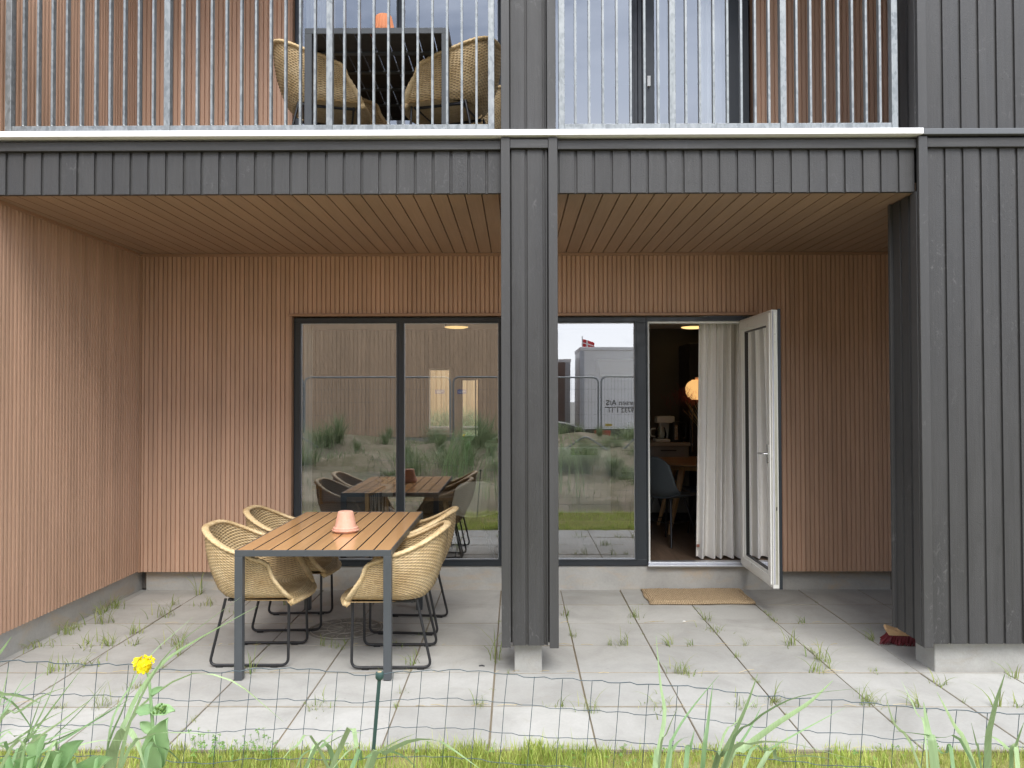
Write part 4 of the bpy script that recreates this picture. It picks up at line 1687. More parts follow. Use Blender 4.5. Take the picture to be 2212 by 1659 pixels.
def fd(px):
    k = [(-300, 2.48), (0, 2.53), (400, 2.55), (800, 2.74), (1300, 2.72), (1500, 2.55), (2212, 2.40), (2500, 2.36)]
    for (a_, b_), (c_, d_) in zip(k, k[1:]):
        if a_ <= px <= c_: return b_ + (d_ - b_) * (px - a_) / (c_ - a_)
    return 2.5


def top_at(px):
    for (a_, b_), (c_, d_) in zip(topl, topl[1:]):
        if a_ <= px <= c_:
            return at(px, b_ + (d_ - b_) * (px - a_) / (c_ - a_), fd(px))
    return at(px, 1500, fd(px))


rnd = random.Random(8)
LEAN = -.085
xs = []
px = -250.0
while px < 2450:
    xs.append(px)
    px += .1 * FPX / fd(px) * (1 + rnd.uniform(-.03, .03))
tops = [top_at(p) for p in xs]
rows = [0, .1, .2, .3, .4, .5, .6]


def nod(T, r, i, jit=0):
    return Vector((T.x + LEAN * r, T.y + .01 * math.sin(i * .7 + r * 4), T.z - r * 1.0 + jit))


J = {(i, k): rnd.uniform(-.004, .004) for i in range(len(xs)) for k in range(len(rows))}
mv = MB()
for i, T in enumerate(tops):
    pts = []
    for k, r in enumerate(rows + [.68]):
        p = nod(T, r, i)
        p.x += rnd.uniform(-.0015, .0015)
        p.z = max(p.z, -.02)
        pts.append(p)
    mv.tube(pts, .0011, 5)
mv.build('upright_wires', M['wire'], WF)
for k, r in enumerate(rows):
    mh_ = MB()
    pts = []
    for i, T in enumerate(tops):
        p = nod(T, r, i, J[(i, k)])
        if p.z < -.015: p.z = -.015
        if i:
            q = pts[-1].lerp(p, .35)
            q2 = pts[-1].lerp(p, .6)
            pts += [q + Vector((0, 0, rnd.uniform(.001, .004))), q2 - Vector((0, 0, rnd.uniform(.001, .004)))]
        pts.append(p)
    mh_.tube(pts, 0.0013 if k else .0016, 5)
    mh_.build('horizontal_wire', M['wire'], WF)
# posts of the fence
fp = top_at(820)
mb = MB()
bx = Vector((fp.x - .06, fp.y - .01, -.1))
tp = Vector((fp.x + .002, fp.y - .012, fp.z - .01))
mb.tube([bx, tp], .0065, 4, flat=1)
mb.tube([bx + Vector((0, .006, 0)), tp + Vector((0, .006, 0))], .0028, 4)
ps = mb.build('post', M['gpost'], WF)
MB().lathe([(0, .016), (.012, .016), (.0145, .012), (.0145, -.004), (.010, -.010), (.0, -.010)], 14).build('post_cap', M['gpost'], ps, smooth=True, loc=tuple(tp))
MB().lathe([(0, .0166), (.008, .0166), (.008, .015), (0, .015)], 12).build('cap_top', simple('faded_wood_top', (.42, .33, .2), .8), ps, loc=tuple(tp))

# ------------------------------------------------------------------ foreground marram grass (traced sprays, real depth)
def spray(name, blades, label, d0, cat='grass clump', filler=0, fx=(0, 0), seed=1, group=None, fh=(.55, .9)):
    mb = MB()
    rnd = random.Random(seed)
    for (w, ctrl) in blades:
        n = len(ctrl)
        dd = d0 + rnd.uniform(-.12, .12)
        d1 = dd + rnd.uniform(-.18, .22)
        pts = []
        for i, (px, py) in enumerate(reversed(ctrl)):    # root first
            t = i / max(1, n - 1)
            pts.append(at(px, py, dd + (d1 - dd) * t))
        # carry the blade on down to the bank
        r0, r1 = pts[0], pts[1]
        gz = bank_z(r0.x, r0.y) if r0.y < 2.02 else 0
        dr = (r0 - r1).normalized()
        L = max(0, (r0.z - gz))
        if L > .03:
            m_ = r0 + Vector((dr.x * L * .3, dr.y * .2 * L, -L * .5))
            e_ = Vector((m_.x + dr.x * L * .08, m_.y, gz - .02))
            pts = [e_, m_] + pts
        blade(mb, spline(pts, 16), w / FPX * dd, .22, Vector((1, rnd.uniform(-.5, .5), rnd.uniform(-.2, .2))), .8)
    for i in range(filler):
        rx = rnd.uniform(*fx)
        p = at(rx, 1700, d0 + rnd.uniform(-.25, .2))
        gz = bank_z(p.x, p.y)
        h = rnd.uniform(*fh)
        az = rnd.choice([0, PI]) + rnd.uniform(-1.0, 1.0)
        arc_blade(mb, rnd, (p.x, p.y, gz - .02), h, rnd.uniform(.15, .9), az, rnd.uniform(.0035, .010), 12)
    o = mb.build(name, M['marram'], fix=False, smooth='all')
    tag(o, label, cat, group)
    db = MB()
    for i in range(max(4, filler // 4)):
        p = at(rnd.uniform(*fx), 1700, d0 + rnd.uniform(-.25, .2))
        arc_blade(db, rnd, (p.x, p.y, bank_z(p.x, p.y) - .02), rnd.uniform(fh[0], fh[1]) * 1.03, rnd.uniform(.2, 1.1), rnd.choice([0, PI]) + rnd.uniform(-.9, .9), rnd.uniform(.003, .006), 10)
    db.build('dry_blades', M['straw'], o, fix=False)
    return o


GG = 'marram grass clumps in the foreground'
spray('marram_grass', [
    (13, [(1417, 1373), (1427, 1481), (1436, 1540), (1423, 1620), (1415, 1659)]),
    (8, [(1553, 1459), (1496, 1528), (1456, 1591), (1440, 1659)]),
    (13, [(1540, 1477), (1529, 1565), (1518, 1659)]),
    (17, [(1637, 1455), (1615, 1520), (1589, 1580), (1559, 1635), (1545, 1659)]),
    (17, [(1799, 1470), (1749, 1517), (1676, 1565), (1603, 1620), (1566, 1659)]),
    (8, [(1878, 1485), (1768, 1497), (1694, 1517), (1621, 1565), (1570, 1640)]),
    (8, [(1826, 1528), (1749, 1569), (1658, 1620), (1606, 1659)]),
    (14, [(1856, 1646), (1768, 1620), (1694, 1605), (1621, 1609), (1562, 1659)]),
    (14, [(1500, 1578), (1490, 1620), (1482, 1659)]),
    (12, [(1500, 1590), (1470, 1597), (1450, 1625), (1445, 1659)]),
    (10, [(1645, 1525), (1621, 1572), (1577, 1638), (1565, 1659)]),
    (7, [(1465, 1525), (1440, 1585), (1425, 1640)]),
    (12, [(1800, 1640), (1740, 1632), (1680, 1640), (1640, 1659)]),
    (7, [(1640, 1500), (1590, 1560), (1548, 1640)]),
], 'tall blue-green grass clump right of centre with one long upright blade', 1.45, filler=26, fx=(1420, 1640), seed=2, group=GG, fh=(.3, .66))
spray('marram_grass', [
    (24, [(1995, 1517), (2006, 1583), (2021, 1659)]),
    (17, [(2171, 1455), (2145, 1547), (2134, 1659)]),
    (8, [(1912, 1497), (1933, 1565), (1988, 1659)]),
    (14, [(2024, 1495), (2061, 1565), (2105, 1659)]),
    (5, [(1947, 1470), (1980, 1540), (2002, 1625)]),
    (8, [(1922, 1578), (2024, 1594), (2098, 1640)]),
    (6, [(2098, 1561), (2110, 1610), (2120, 1659)]),
    (12, [(2100, 1600), (2140, 1590), (2180, 1620), (2200, 1659)]),
    (9, [(1960, 1600), (2000, 1605), (2040, 1630), (2060, 1659)]),
    (10, [(2212, 1560), (2195, 1610), (2185, 1659)]),
], 'blue-green grass clump at the lower right corner with broad leaning blades', 1.35, filler=18, fx=(1960, 2200), seed=3, group=GG, fh=(.3, .62))
spray('marram_grass', [
    (13, [(1034, 1659), (975, 1617), (939, 1599), (884, 1602), (825, 1632), (800, 1659)]),
    (9, [(785, 1584), (755, 1584), (711, 1606), (664, 1650)]),
    (9, [(900, 1584), (860, 1600), (820, 1625), (790, 1659)]),
    (12, [(720, 1659), (750, 1625), (770, 1612), (740, 1600)]),
    (8, [(740, 1568), (700, 1600), (663, 1659)]),
    (10, [(900, 1659), (870, 1632), (830, 1622), (780, 1640), (760, 1659)]),
    (12, [(640, 1659), (655, 1630), (690, 1618), (720, 1640)]),
    (9, [(610, 1640), (640, 1612), (690, 1620)]),
], 'low arching grass clump at the bottom edge left of centre', 1.5, filler=22, fx=(640, 860), seed=4, group=GG, fh=(.3, .6))
spray('marram_grass', [
    (12, [(555, 1310), (417, 1387), (350, 1433), (300, 1496), (273, 1556), (247, 1640)]),
    (8, [(417, 1333), (323, 1416), (290, 1470), (253, 1530), (230, 1630)]),
    (6, [(613, 1560), (555, 1510), (500, 1470), (417, 1455), (333, 1500), (283, 1556), (260, 1640)]),
    (24, [(313, 1659), (293, 1596), (267, 1576), (243, 1625), (238, 1659)]),
    (9, [(470, 1586), (367, 1583), (316, 1593), (260, 1659)]),
    (8, [(283, 1508), (200, 1560), (120, 1600), (40, 1625), (-60, 1640)]),
    (7, [(300, 1420), (270, 1520), (240, 1590), (225, 1659)]),
    (7, [(520, 1290), (380, 1395), (330, 1460), (290, 1540), (262, 1640)]),
    (12, [(400, 1659), (370, 1625), (340, 1615), (310, 1659)]),
], 'long grass clump at the lower left whose blade tip reaches the table leg', 1.5, filler=20, fx=(170, 330), seed=5, group=GG, fh=(.3, .62))
spray('marram_grass', [
    (10, [(143, 1556), (60, 1590), (0, 1613), (-60, 1640)]),
    (11, [(110, 1505), (50, 1530), (0, 1546), (-80, 1600)]),
    (7, [(117, 1436), (60, 1480), (0, 1526), (-60, 1580)]),
    (12, [(25, 1375), (0, 1410), (-40, 1460), (-80, 1560)]),
    (14, [(90, 1520), (50, 1505), (0, 1500), (-60, 1530)]),
    (9, [(85, 1600), (50, 1545), (20, 1512), (-30, 1500), (-70, 1540)]),
    (10, [(235, 1555), (120, 1590), (30, 1630), (-30, 1659)]),
    (8, [(160, 1480), (100, 1500), (40, 1540), (-20, 1600)]),
    (10, [(60, 1580), (20, 1575), (-20, 1600), (-50, 1659)]),
    (9, [(40, 1500), (10, 1540), (-20, 1600), (-40, 1659)]),
    (10, [(260, 1520), (150, 1590), (60, 1640), (20, 1659)]),
    (8, [(210, 1500), (130, 1560), (60, 1610), (0, 1659)]),
    (7, [(180, 1440), (120, 1520), (70, 1590), (30, 1659)]),
    (9, [(290, 1600), (210, 1600), (130, 1625), (90, 1659)]),
    (6, [(95, 1490), (70, 1560), (50, 1620), (40, 1659)]),
    (8, [(150, 1530), (90, 1560), (20, 1610), (-40, 1659)]),
    (5, [(60, 1450), (30, 1500), (-10, 1570), (-40, 1640)]),
    (7, [(190, 1585), (110, 1570), (40, 1590), (-30, 1640)]),
    (6, [(130, 1450), (95, 1530), (60, 1600), (45, 1659)]),
    (5, [(230, 1470), (170, 1540), (110, 1600), (80, 1659)]),
    (9, [(70, 1560), (20, 1550), (-30, 1570), (-60, 1640)]),
    (6, [(20, 1440), (5, 1500), (-15, 1570), (-30, 1659)]),
], 'dense grass clump cut by the left edge of the picture', 1.3, filler=60, fx=(-200, 260), seed=6, group=GG, fh=(.35, .72))

# rapeseed plant with yellow flower
rp = empty('rapeseed_plant', (0, 0, 0))
p0 = at(333, 1659, 1.62)
rp.location = (p0.x, p0.y, bank_z(p0.x, p0.y))
ro = Vector(rp.location)
tag(rp, 'rapeseed plant with a bright yellow flower head and pale green leaves', 'plant')


def rl(px, py, d=1.62): return at(px, py, d) - ro


stem = spline([Vector((.0, 0, -.02)), rl(332, 1659), rl(331, 1590), rl(327, 1530), rl(322, 1470), rl(316, 1446)], 24)
MB().tube(stem, [.005 - .0028 * i / 24 for i in range(25)], 7).build('stem', M['rape_leaf'], rp, smooth='all')
rnd = random.Random(12)


def leaf(mb, base, tip, w, cup=.15, wav=.05, n=10, m=6, nrm=None):
    base, tip = Vector(base), Vector(tip)
    ax = tip - base
    L = ax.length
    t = ax.normalized()
    nrm = Vector(nrm or (0, -1, .5))
    s = t.cross(nrm).normalized()
    nn = s.cross(t).normalized()

    def fn(u, v):
        q = (u - .5) * 2
        ww = w * .5 * (math.sin(PI * min(1, (v * .94 + .05)) ** .8)) ** .75
        return base + t * L * v + s * q * ww + nn * (cup * w * q * q - .12 * L * v * v + wav * w * math.sin(v * 14 + q * 2) * abs(q))
    mb.grid(fn, m, n)


mb = MB()
leaf(mb, rl(328, 1536), rl(377, 1533), .030, nrm=(0, -.6, 1))
leaf(mb, rl(328, 1538), rl(290, 1532), .028, nrm=(0, -.6, 1))
leaf(mb, rl(326, 1498), rl(350, 1484), .014)
leaf(mb, rl(331, 1580), rl(302, 1560), .022)
leaf(mb, rl(332, 1655, 1.6), rl(352, 1560, 1.55), .062)
leaf(mb, rl(332, 1690, 1.6), rl(325, 1600, 1.55), .05)
mb.build('leaves', M['rape_leaf'], rp, smooth='all', solid=.0006)
mb = MB()
cc = rl(308, 1440)
for i in range(34):
    th, ph = rnd.uniform(0, 2 * PI), rnd.uniform(-.6, 1.2)
    r = rnd.uniform(.010, .024)
    fc = cc + Vector((math.cos(th) * math.cos(ph) * r * .9, math.sin(th) * math.cos(ph) * r * .7, math.sin(ph) * r * 1.15))
    nd = (fc - cc).normalized()
    e1 = nd.orthogonal().normalized()
    e2 = nd.cross(e1)
    a0 = rnd.uniform(0, 2)
    for k in range(4):
        t_ = a0 + k * PI / 2
        d = (e1 * math.cos(t_) + e2 * math.sin(t_) + nd * .35).normalized()
        s = nd.cross(d).normalized()
        b = len(mb.v)
        rr = rnd.uniform(.006, .0085)
        mb.v += [tuple(fc), tuple(fc + d * rr * .6 + s * rr * .5), tuple(fc + d * rr * 1.15 + s * rr * .35), tuple(fc + d * rr * 1.15 - s * rr * .35), tuple(fc + d * rr * .6 - s * rr * .5)]
        mb.f.append((b, b + 1, b + 2, b + 3, b + 4))
for k in range(6):
    fc = rl(330, 1428) + Vector((rnd.uniform(-.004, .004), 0, rnd.uniform(-.004, .004)))
    b = len(mb.v)
    a_ = rnd.uniform(0, 6)
    mb.v += [tuple(fc), tuple(fc + Vector((math.cos(a_) * .006, -.002, math.sin(a_) * .006))), tuple(fc + Vector((math.cos(a_ + .9) * .006, -.002, math.sin(a_ + .9) * .006)))]
    mb.f.append((b, b + 1, b + 2))
mb.build('flower_head', M['petal'], rp, fix=False)
mb = MB()
c2 = rl(347, 1533)
for i in range(26):
    q = c2 + Vector((rnd.uniform(-.012, .012), rnd.uniform(-.01, 0), rnd.uniform(-.006, .012)))
    mb.lathe([(0, -.003), (.0022, -.001), (.0022, .001), (0, .003)], 6, tuple(q))
mb.build('flower_buds', M['clover'], rp)

bw = empty('broadleaf_weed', (0, 0, 0))
p0 = at(110, 1659, 1.25)
bw.location = (p0.x, p0.y, bank_z(p0.x, p0.y))
ro = Vector(bw.location)
tag(bw, 'low weed with large rounded pale green leaves in the lower left corner', 'plant')
mb = MB()
for (a_, b_, w) in (((75, 1659), (85, 1590), .050), ((110, 1690), (160, 1602), .045), ((40, 1690), (10, 1640), .05), ((150, 1700), (225, 1636), .042), ((110, 1700), (120, 1628), .06), ((60, 1720), (60, 1640), .07), ((200, 1720), (200, 1640), .05), ((20, 1720), (-20, 1650), .06), ((170, 1740), (150, 1650), .05)):
    leaf(mb, rl(*a_, 1.25), rl(*b_, 1.2), w * 1.0, .2, .06, nrm=(0, -1, .9))
for k in range(9):
    x = -.12 + k * .03
    mb.tube([(x * .3, 0, -.02), (x * .8, .0, .3), tuple(rl(20 + k * 22, 1700, 1.25))], .002, 5)
mb.build('leaves', M['rape_leaf'], bw, smooth='all', fix=False)
MB().tube([(0, 0, -.03), (.0, 0, .25), tuple(rl(100, 1720, 1.25))], .004, 6).build('stem', M['rape_leaf'], bw)

# ------------------------------------------------------------------ interior
def curtain(name, x0, x1, y, z0, z1, label, folds=14, amp=.035, spread=0.0, seed=1, mat=None, tabs=True):
    rnd = random.Random(seed)
    ph = [rnd.uniform(0, 6) for _ in range(6)]
    mb = MB()

    def fn(u, v):
        z = z1 + (z0 - z1) * v
        xx = x0 - spread * v + u * (x1 - x0 + spread * v)
        xx += .010 * math.sin(u * folds * 1.7 + ph[0]) * v
        f = math.sin(u * folds * PI + .5 * math.sin(u * 9 + ph[1]) + .5 * v * math.sin(u * 5 + ph[2]))
        f2 = math.sin(u * folds * 2.3 * PI + ph[3]) * (1 - v)
        yy = y + amp * (f * (.55 + .6 * v) + .35 * f2) + .02 * math.sin(u * 4 + v * 2 + ph[4])
        zb = .006 * math.sin(u * folds * PI + ph[5]) * v
        return (xx, yy, z + zb)
    mb.grid(fn, folds * 14, 40)
    o = mb.build(name, mat or M['curtain'], smooth='all')
    tag(o, label, 'curtain')
    if tabs:
        p = Vector(fn(.012, .955))
        MB().box(p.x, p.x + .045, p.y - .012, p.y - .008, p.z - .012, p.z + .012).build('fabric_label', simple('brown_leather', (.30, .12, .08), .6), o)
    return o


cx0 = at(1512, 800, 6.78).x
cx1 = at(1606, 800, 6.78).x
curtain('curtain', cx0 - .005, cx1 + .12, 6.80, .225, 2.40, 'off-white linen curtain hanging in the open doorway', 13, .038, .045, 3)
curtain('curtain', 1.62, 1.90, 6.82, ZF2 + .05, 5.35, 'white curtain behind the right side of the balcony door', 8, .03, 0.0, 5, tabs=False)
curtain('curtain', -1.86, -1.60, 6.82, ZF2 + .05, 5.35, 'white curtain behind the left end of the balcony window', 8, .03, 0.0, 6, tabs=False)
# curtain at the left end of the lower window
curtain('curtain', -1.98, -1.80, 6.86, .23, 2.40, 'strip of off-white curtain at the left edge of the patio window', 6, .03, 0.0, 8, tabs=False)


def shell_chair(name, loc, rz, mat, label, cushion=False):
    r = empty(name, loc, rz)
    tag(r, label, 'chair')
    mb = MB()

    def fn(u, v):
        q = -1 + 2 * u
        # v 0: seat front, 1: top of the back
        if v < .45:
            t = v / .45
            x = .23 - .42 * t
            z = .45 + .02 * (1 - t) ** 2 - .012 * math.sin(PI * t) + .05 * q * q * (.35 + .65 * t)
            w = .225 + .012 * t
        else:
            t = (v - .45) / .55
            x = -.19 - .02 * math.sin(t * PI / 2) - .085 * t + .06 * q * q * (1 - .3 * t)
            z = .445 + .41 * t ** 1.15 + .05 * q * q * (1 - t) - (.055 * abs(q) ** 4 if t > .8 else 0) * ((t - .8) / .2)
            w = .237 - .055 * t * t
            if t < .25: x += .035 * (1 - t / .25) ** 2; z += .01 * (1 - t / .25)
        return Vector((x, q * w, z))
    mb.grid(fn, 24, 44)
    mb.build('shell', mat, r, smooth='all', fix=False, solid=.012)
    for sx, sy in ((1, 1), (1, -1), (-1, 1), (-1, -1)):
        MB().tube([(.10 * sx - .01, .11 * sy, .44), (.20 * sx - .02, .21 * sy, .0)], [.012, .009], 10).build('leg', M['chair_metal'], r, smooth=True)
    MB().tube([(.15, .16, .22), (-.16, .16, .22)], .004, 6).tube([(.15, -.16, .22), (-.16, -.16, .22)], .004, 6).tube([(-.17, .16, .22), (-.17, -.16, .22)], .004, 6).build('brace', M['chair_metal'], r)
    if cushion:
        MB().lathe([(0, .0), (.18, 0), (.195, .015), (.19, .03), (.1, .042), (0, .045)], 32, (.02, 0, .455)).build('seat_pad', M['shell2'], r, smooth=True)
    return r


shell_chair('dining_chair', (1.50, 7.62, FZ), R(38), M['shell'], 'blue-grey plastic dining chair inside the open door')
shell_chair('dining_chair', (1.45, 8.95, FZ), R(-80), M['shell2'], 'dark dining chair behind the round wooden table', True)
shell_chair('dining_chair', (1.97, 7.95, FZ), R(178), M['shell2'], 'dark padded dining chair tucked under the wooden table', True)
_cc = shell_chair('dining_chair', (-.40, 7.05, FZ), R(100), M['cream'], 'cream dining chair behind the right pane of the patio window')
_cc.scale = (.86, .86, .80)

dt = empty('dining_table', (2.02, 8.35, FZ))
tag(dt, 'round oak dining table inside the doorway', 'table')
MB().lathe([(0, .715), (.60, .715), (.625, .728), (.63, .74), (0, .742)], 56).build('tabletop', M['oak'], dt, smooth=True)
MB().lathe([(.36, .66), (.40, .66), (.40, .714), (.36, .714)], 40).build('apron', M['oak_leg'], dt)
for a_ in (215, 325, 145, 35):
    c_, s_ = math.cos(R(a_)), math.sin(R(a_))
    MB().tube([(c_ * .33, s_ * .33, .70), (c_ * .45, s_ * .45, .30), (c_ * .54, s_ * .54, 0)], [.036, .030, .018], 8).build('leg', M['oak_leg'], dt, smooth=True)
# vase with dried plumes
vs = empty('vase', (2.03, 8.15, FZ + .743))
tag(vs, 'dark round vase with dried red plumes on the round table', 'vase')
MB().lathe([(0, 0), (.05, 0), (.085, .05), (.09, .10), (.06, .15), (.03, .17), (.035, .20)], 28).build('body', M['vase'], vs, smooth='all')
mb = MB()
rnd = random.Random(6)
for i in range(16):
    a_, sp = rnd.uniform(0, 6.28), rnd.uniform(.03, .2)
    t_ = Vector((math.cos(a_) * sp - .12, math.sin(a_) * sp, rnd.uniform(.45, .72)))
    mb.tube([(0, 0, .17), t_ * .5 + Vector((0, 0, .12)), t_], .0018, 5)
mb.build('stems', M['straw'], vs)
mb = MB()
for i in range(420):
    b0 = Vector((-.22 + rnd.gauss(0, .1), rnd.gauss(0, .05), .66 + rnd.gauss(0, .05)))
    arc_blade(mb, rnd, b0, rnd.uniform(.04, .12), 1.2, rnd.uniform(0, 6.28), .004, 3)
mb.build('plumes', M['flower_dry'], vs, fix=False)

# pendant lamp
pl = at(1512, 842, 8.2)
pn = empty('pendant_lamp', (pl.x, 8.2, pl.z))
tag(pn, 'glowing amber ribbed pendant lamp over the round table, partly behind the curtain', 'lamp')
mb = MB()
prof = []
for i in range(41):
    th = -PI / 2 + PI * i / 40
    r = .15 * abs(math.cos(th)) ** .55
    z = .105 * math.sin(th)
    r = max(r, .085)
    prof.append((r, z))
mb.lathe(prof, 96, (0, 0, 0), .012, 48)
mb.build('shade', M['lamp_warm'], pn, smooth='all')
MB().lathe([(.03, .13), (.05, .13), (.05, .10), (.03, .10)], 20).build('cap', M['white_plastic'], pn)
MB().tube([(0, 0, .12), (0, 0, CZ - pl.z)], .003, 6).build('cord', M['black'], pn)
# ceiling lights
for (px, d, lb_) in ((986, 8.9, 'round lit ceiling light seen through the patio window'), (1497, 9.0, 'round lit ceiling light seen through the open door')):
    p = at(px, 705, d)
    o = empty('ceiling_light', (p.x, d, CZ - .001))
    tag(o, lb_, 'lamp', 'round ceiling lights inside')
    MB().lathe([(0, 0), (.14, 0), (.145, -.02), (.14, -.03), (0, -.03)], 36).build('housing', M['white_plastic'], o)
    MB().lathe([(0, -.045), (.10, -.044), (.132, -.036), (.135, -.0305)], 36).build('diffuser', M['lamp_ceiling'], o, smooth='all')

# kitchen run
kt = empty('kitchen_unit', (.9, 9.2, FZ))
tag(kt, 'row of pale kitchen base cabinets with a dark worktop at the back of the room', 'kitchen unit')
KX0, KX1 = -.35, 1.98
MB().box(KX0 - .9, KX1 - .9, -.29, .34, .10, .86).build('carcass', M['kitchen'], kt)
MB().box(KX0 - .9, KX1 - .9, -.25, .34, .0, .0995).build('toe_kick', M['black'], kt)
MB().box(KX0 - .91, KX1 - .89, -.33, .345, .862, .90).build('worktop', M['counter'], kt, bevel=.003)
for i, (a_, b_) in enumerate(((-.35, .14), (.145, .475), (1.085, 1.50), (1.505, 1.975))):
    for (c_, d_) in ((.105, .60), (.605, .855)):
        f = MB().box(a_ - .9, b_ - .9, -.312, -.2905, c_, d_).build('drawer_front', M['kitchen'], kt, bevel=.002)
        m_ = (a_ + b_) / 2 - .9
        MB().box(m_ - .09, m_ + .09, -.325, -.3125, d_ - .05, d_ - .035).build('handle', M['black'], f)
dwz = MB().box(.48 - .9, 1.08 - .9, -.315, -.2905, .20, .855).build('dishwasher_front', M['white_plastic'], kt, bevel=.002)
MB().box(.62 - .9, .93 - .9, -.318, -.3153, .76, .84).build('control_panel', M['dark_panel'], dwz)
MB().box(.48 - .9, 1.08 - .9, -.313, -.2905, .105, .195).build('dishwasher_front', M['white_plastic'], kt, bevel=.002)
MB().tube(fillet([(.45, .2, .9), (.45, .2, 1.13), (.45, .02, 1.13), (.45, .02, 1.07)], .05), .011, 10).lathe([(.022, .9), (.022, .93)], 14, (.45, .2, 0)).build('tap', M['steel'], kt, smooth=True)
hd = empty('range_hood', (1.24, 9.27, 1.86))
tag(hd, 'white slanted range hood above the worktop seen through the window', 'range hood')
MB().prism([(-.24, .0), (-.24, .03), (-.02, .22), (.24, .22), (.24, 0)], -.26, .26, Matrix.Rotation(R(90), 4, 'Z')).build('hood_body', M['white_plastic'], hd)
MB().box(-.24, .24, -.18, .20, -.012, -.001).build('filter', M['dark_panel'], hd)
ref = MB().box(2.0, 2.6, 8.95, 9.52, FZ, 2.25).build('fridge_cabinet', simple('dark_tall_unit', (.03, .03, .035), .4), None, bevel=.004)
tag(ref, 'tall dark kitchen cabinet right of the worktop', 'cabinet')
MB().box(2.02, 2.035, 8.93, 8.949, 1.0, 1.5).build('handle', M['steel'], ref)
# coffee maker and kettle
p = at(1432, 950, 9.1)
cm = empty('coffee_maker', (p.x + .0, 9.1, FZ + .901))
tag(cm, 'white filter coffee maker with glass jug on the worktop', 'coffee maker')
MB().box(-.10, .10, -.10, .12, 0, .035).box(-.03, .12, .04, .12, .0352, .30).box(-.09, .12, -.10, .0395, .22, .30).build('body', M['white_plastic'], cm, bevel=.012)
MB().lathe([(0, .04), (.06, .04), (.068, .09), (.05, .16), (.045, .17)], 24, (-.03, -.03, 0)).build('jug', M['glass_clear'], cm, smooth='all')
MB().tube(fillet([(-.09, -.03, .155), (-.15, -.03, .15), (-.15, -.03, .07), (-.095, -.03, .06)], .03), .009, 8).build('jug_handle', M['white_plastic'], cm, smooth=True)
p = at(1459, 950, 9.05)
ke = empty('kettle', (p.x, 9.05, FZ + .901))
tag(ke, 'black and steel electric kettle beside the coffee maker', 'kettle')
MB().lathe([(0, 0), (.085, 0), (.086, .03), (.070, .21), (.064, .235), (0, .245)], 28).build('body', M['black'], ke, smooth=True)
MB().lathe([(.087, .035), (.072, .20)], 8).build('steel_band', M['steel'], ke) if False else MB().quad((-.028, -.0875, .03), (.012, -.0885, .03), (.010, -.0745, .2), (-.022, -.0735, .2)).build('steel_band', M['steel'], ke, fix=False)
MB().tube(fillet([(.06, 0, .22), (.125, 0, .21), (.12, 0, .05), (.08, 0, .04)], .03), .011, 8).build('handle', M['black'], ke, smooth=True)

# lounge corner behind the patio window
ac = empty('lounge_chair', (-1.62, 7.25, FZ), R(-95))
tag(ac, 'oak lounge chair with cord sides behind the left window pane', 'armchair')
for sy in (-.33, .33):
    fr_ = MB()
    fr_.box(-.36, .36, sy - .018, sy + .018, .545, .575)
    fr_.box(.325, .36, sy - .0175, sy + .0175, .0, .5448)
    fr_.box(-.36, -.325, sy - .0175, sy + .0175, .0, .5448)
    fr_.box(-.3248, .3248, sy - .015, sy + .015, .26, .29)
    fr_.build('arm_frame', M['oak_leg'], ac, bevel=.004)
    cd_ = MB()
    for k in range(9):
        x = -.28 + k * .065
        cd_.tube([(x, sy, .545), (x + (.03 if k % 2 else -.03), sy, .29)], .003, 5)
    cd_.build('cords', M['cream'], ac)
MB().box(-.32, .34, -.30, .30, .30, .40).build('seat_cushion', M['sofa'], ac, bevel=.03)
MB().box(-.36, -.24, -.30, .30, .401, .70).build('back_cushion', M['sofa'], ac, bevel=.03)
ct = empty('coffee_table', (-.92, 7.62, FZ), R(4))
tag(ct, 'low oak coffee table inside behind the window mullion', 'table')
MB().prism([(-.30, .44), (.30, .44), (.32, .455), (.30, .47), (-.30, .47), (-.32, .455)], -.26, .26).build('tabletop', M['oak'], ct, bevel=.003)
for sx, sy in ((1, 1), (1, -1), (-1, 1), (-1, -1)):
    MB().tube([(.22 * sx, .18 * sy, .44), (.27 * sx, .22 * sy, 0)], [.02, .012], 12).build('leg', M['oak_leg'], ct, smooth=True)
p = at(837, 1080, 7.5)
pl_ = empty('potted_plant', (p.x, 7.5, FZ + .4705))
tag(pl_, 'small leafy plant in a cream pot on the coffee table', 'plant')
MB().lathe([(0, 0), (.048, 0), (.056, .02), (.058, .125), (.052, .125), (.050, .11), (0, .11)], 28).build('pot', M['cream'], pl_, smooth=True)
mb = MB()
rnd = random.Random(14)
for i in range(16):
    a_ = rnd.uniform(0, 6.28)
    L_ = rnd.uniform(.09, .15)
    leaf(mb, (math.cos(a_) * .01, math.sin(a_) * .01, .11), (math.cos(a_) * L_, math.sin(a_) * L_ * .8, .13 + rnd.uniform(.02, .11)), .05, .2, .05, 6, 4, nrm=(0, -.2, 1))
mb.build('leaves', M['leaf_plant'], pl_, smooth='all', fix=False)
so = empty('sofa', (-2.35, 8.4, FZ), R(0))
tag(so, 'grey fabric sofa at the left wall of the room', 'sofa')
MB().box(-.45, .42, -.8, .8, .12, .42).build('base', M['sofa'], so, bevel=.03)
MB().box(-.46, -.22, -.8, .8, .421, .82).build('back', M['sofa'], so, bevel=.05)
for sy in (-.9, .80):
    MB().box(-.45, .42, sy, sy + .1, .12, .60).build('arm', M['sofa'], so, bevel=.03)

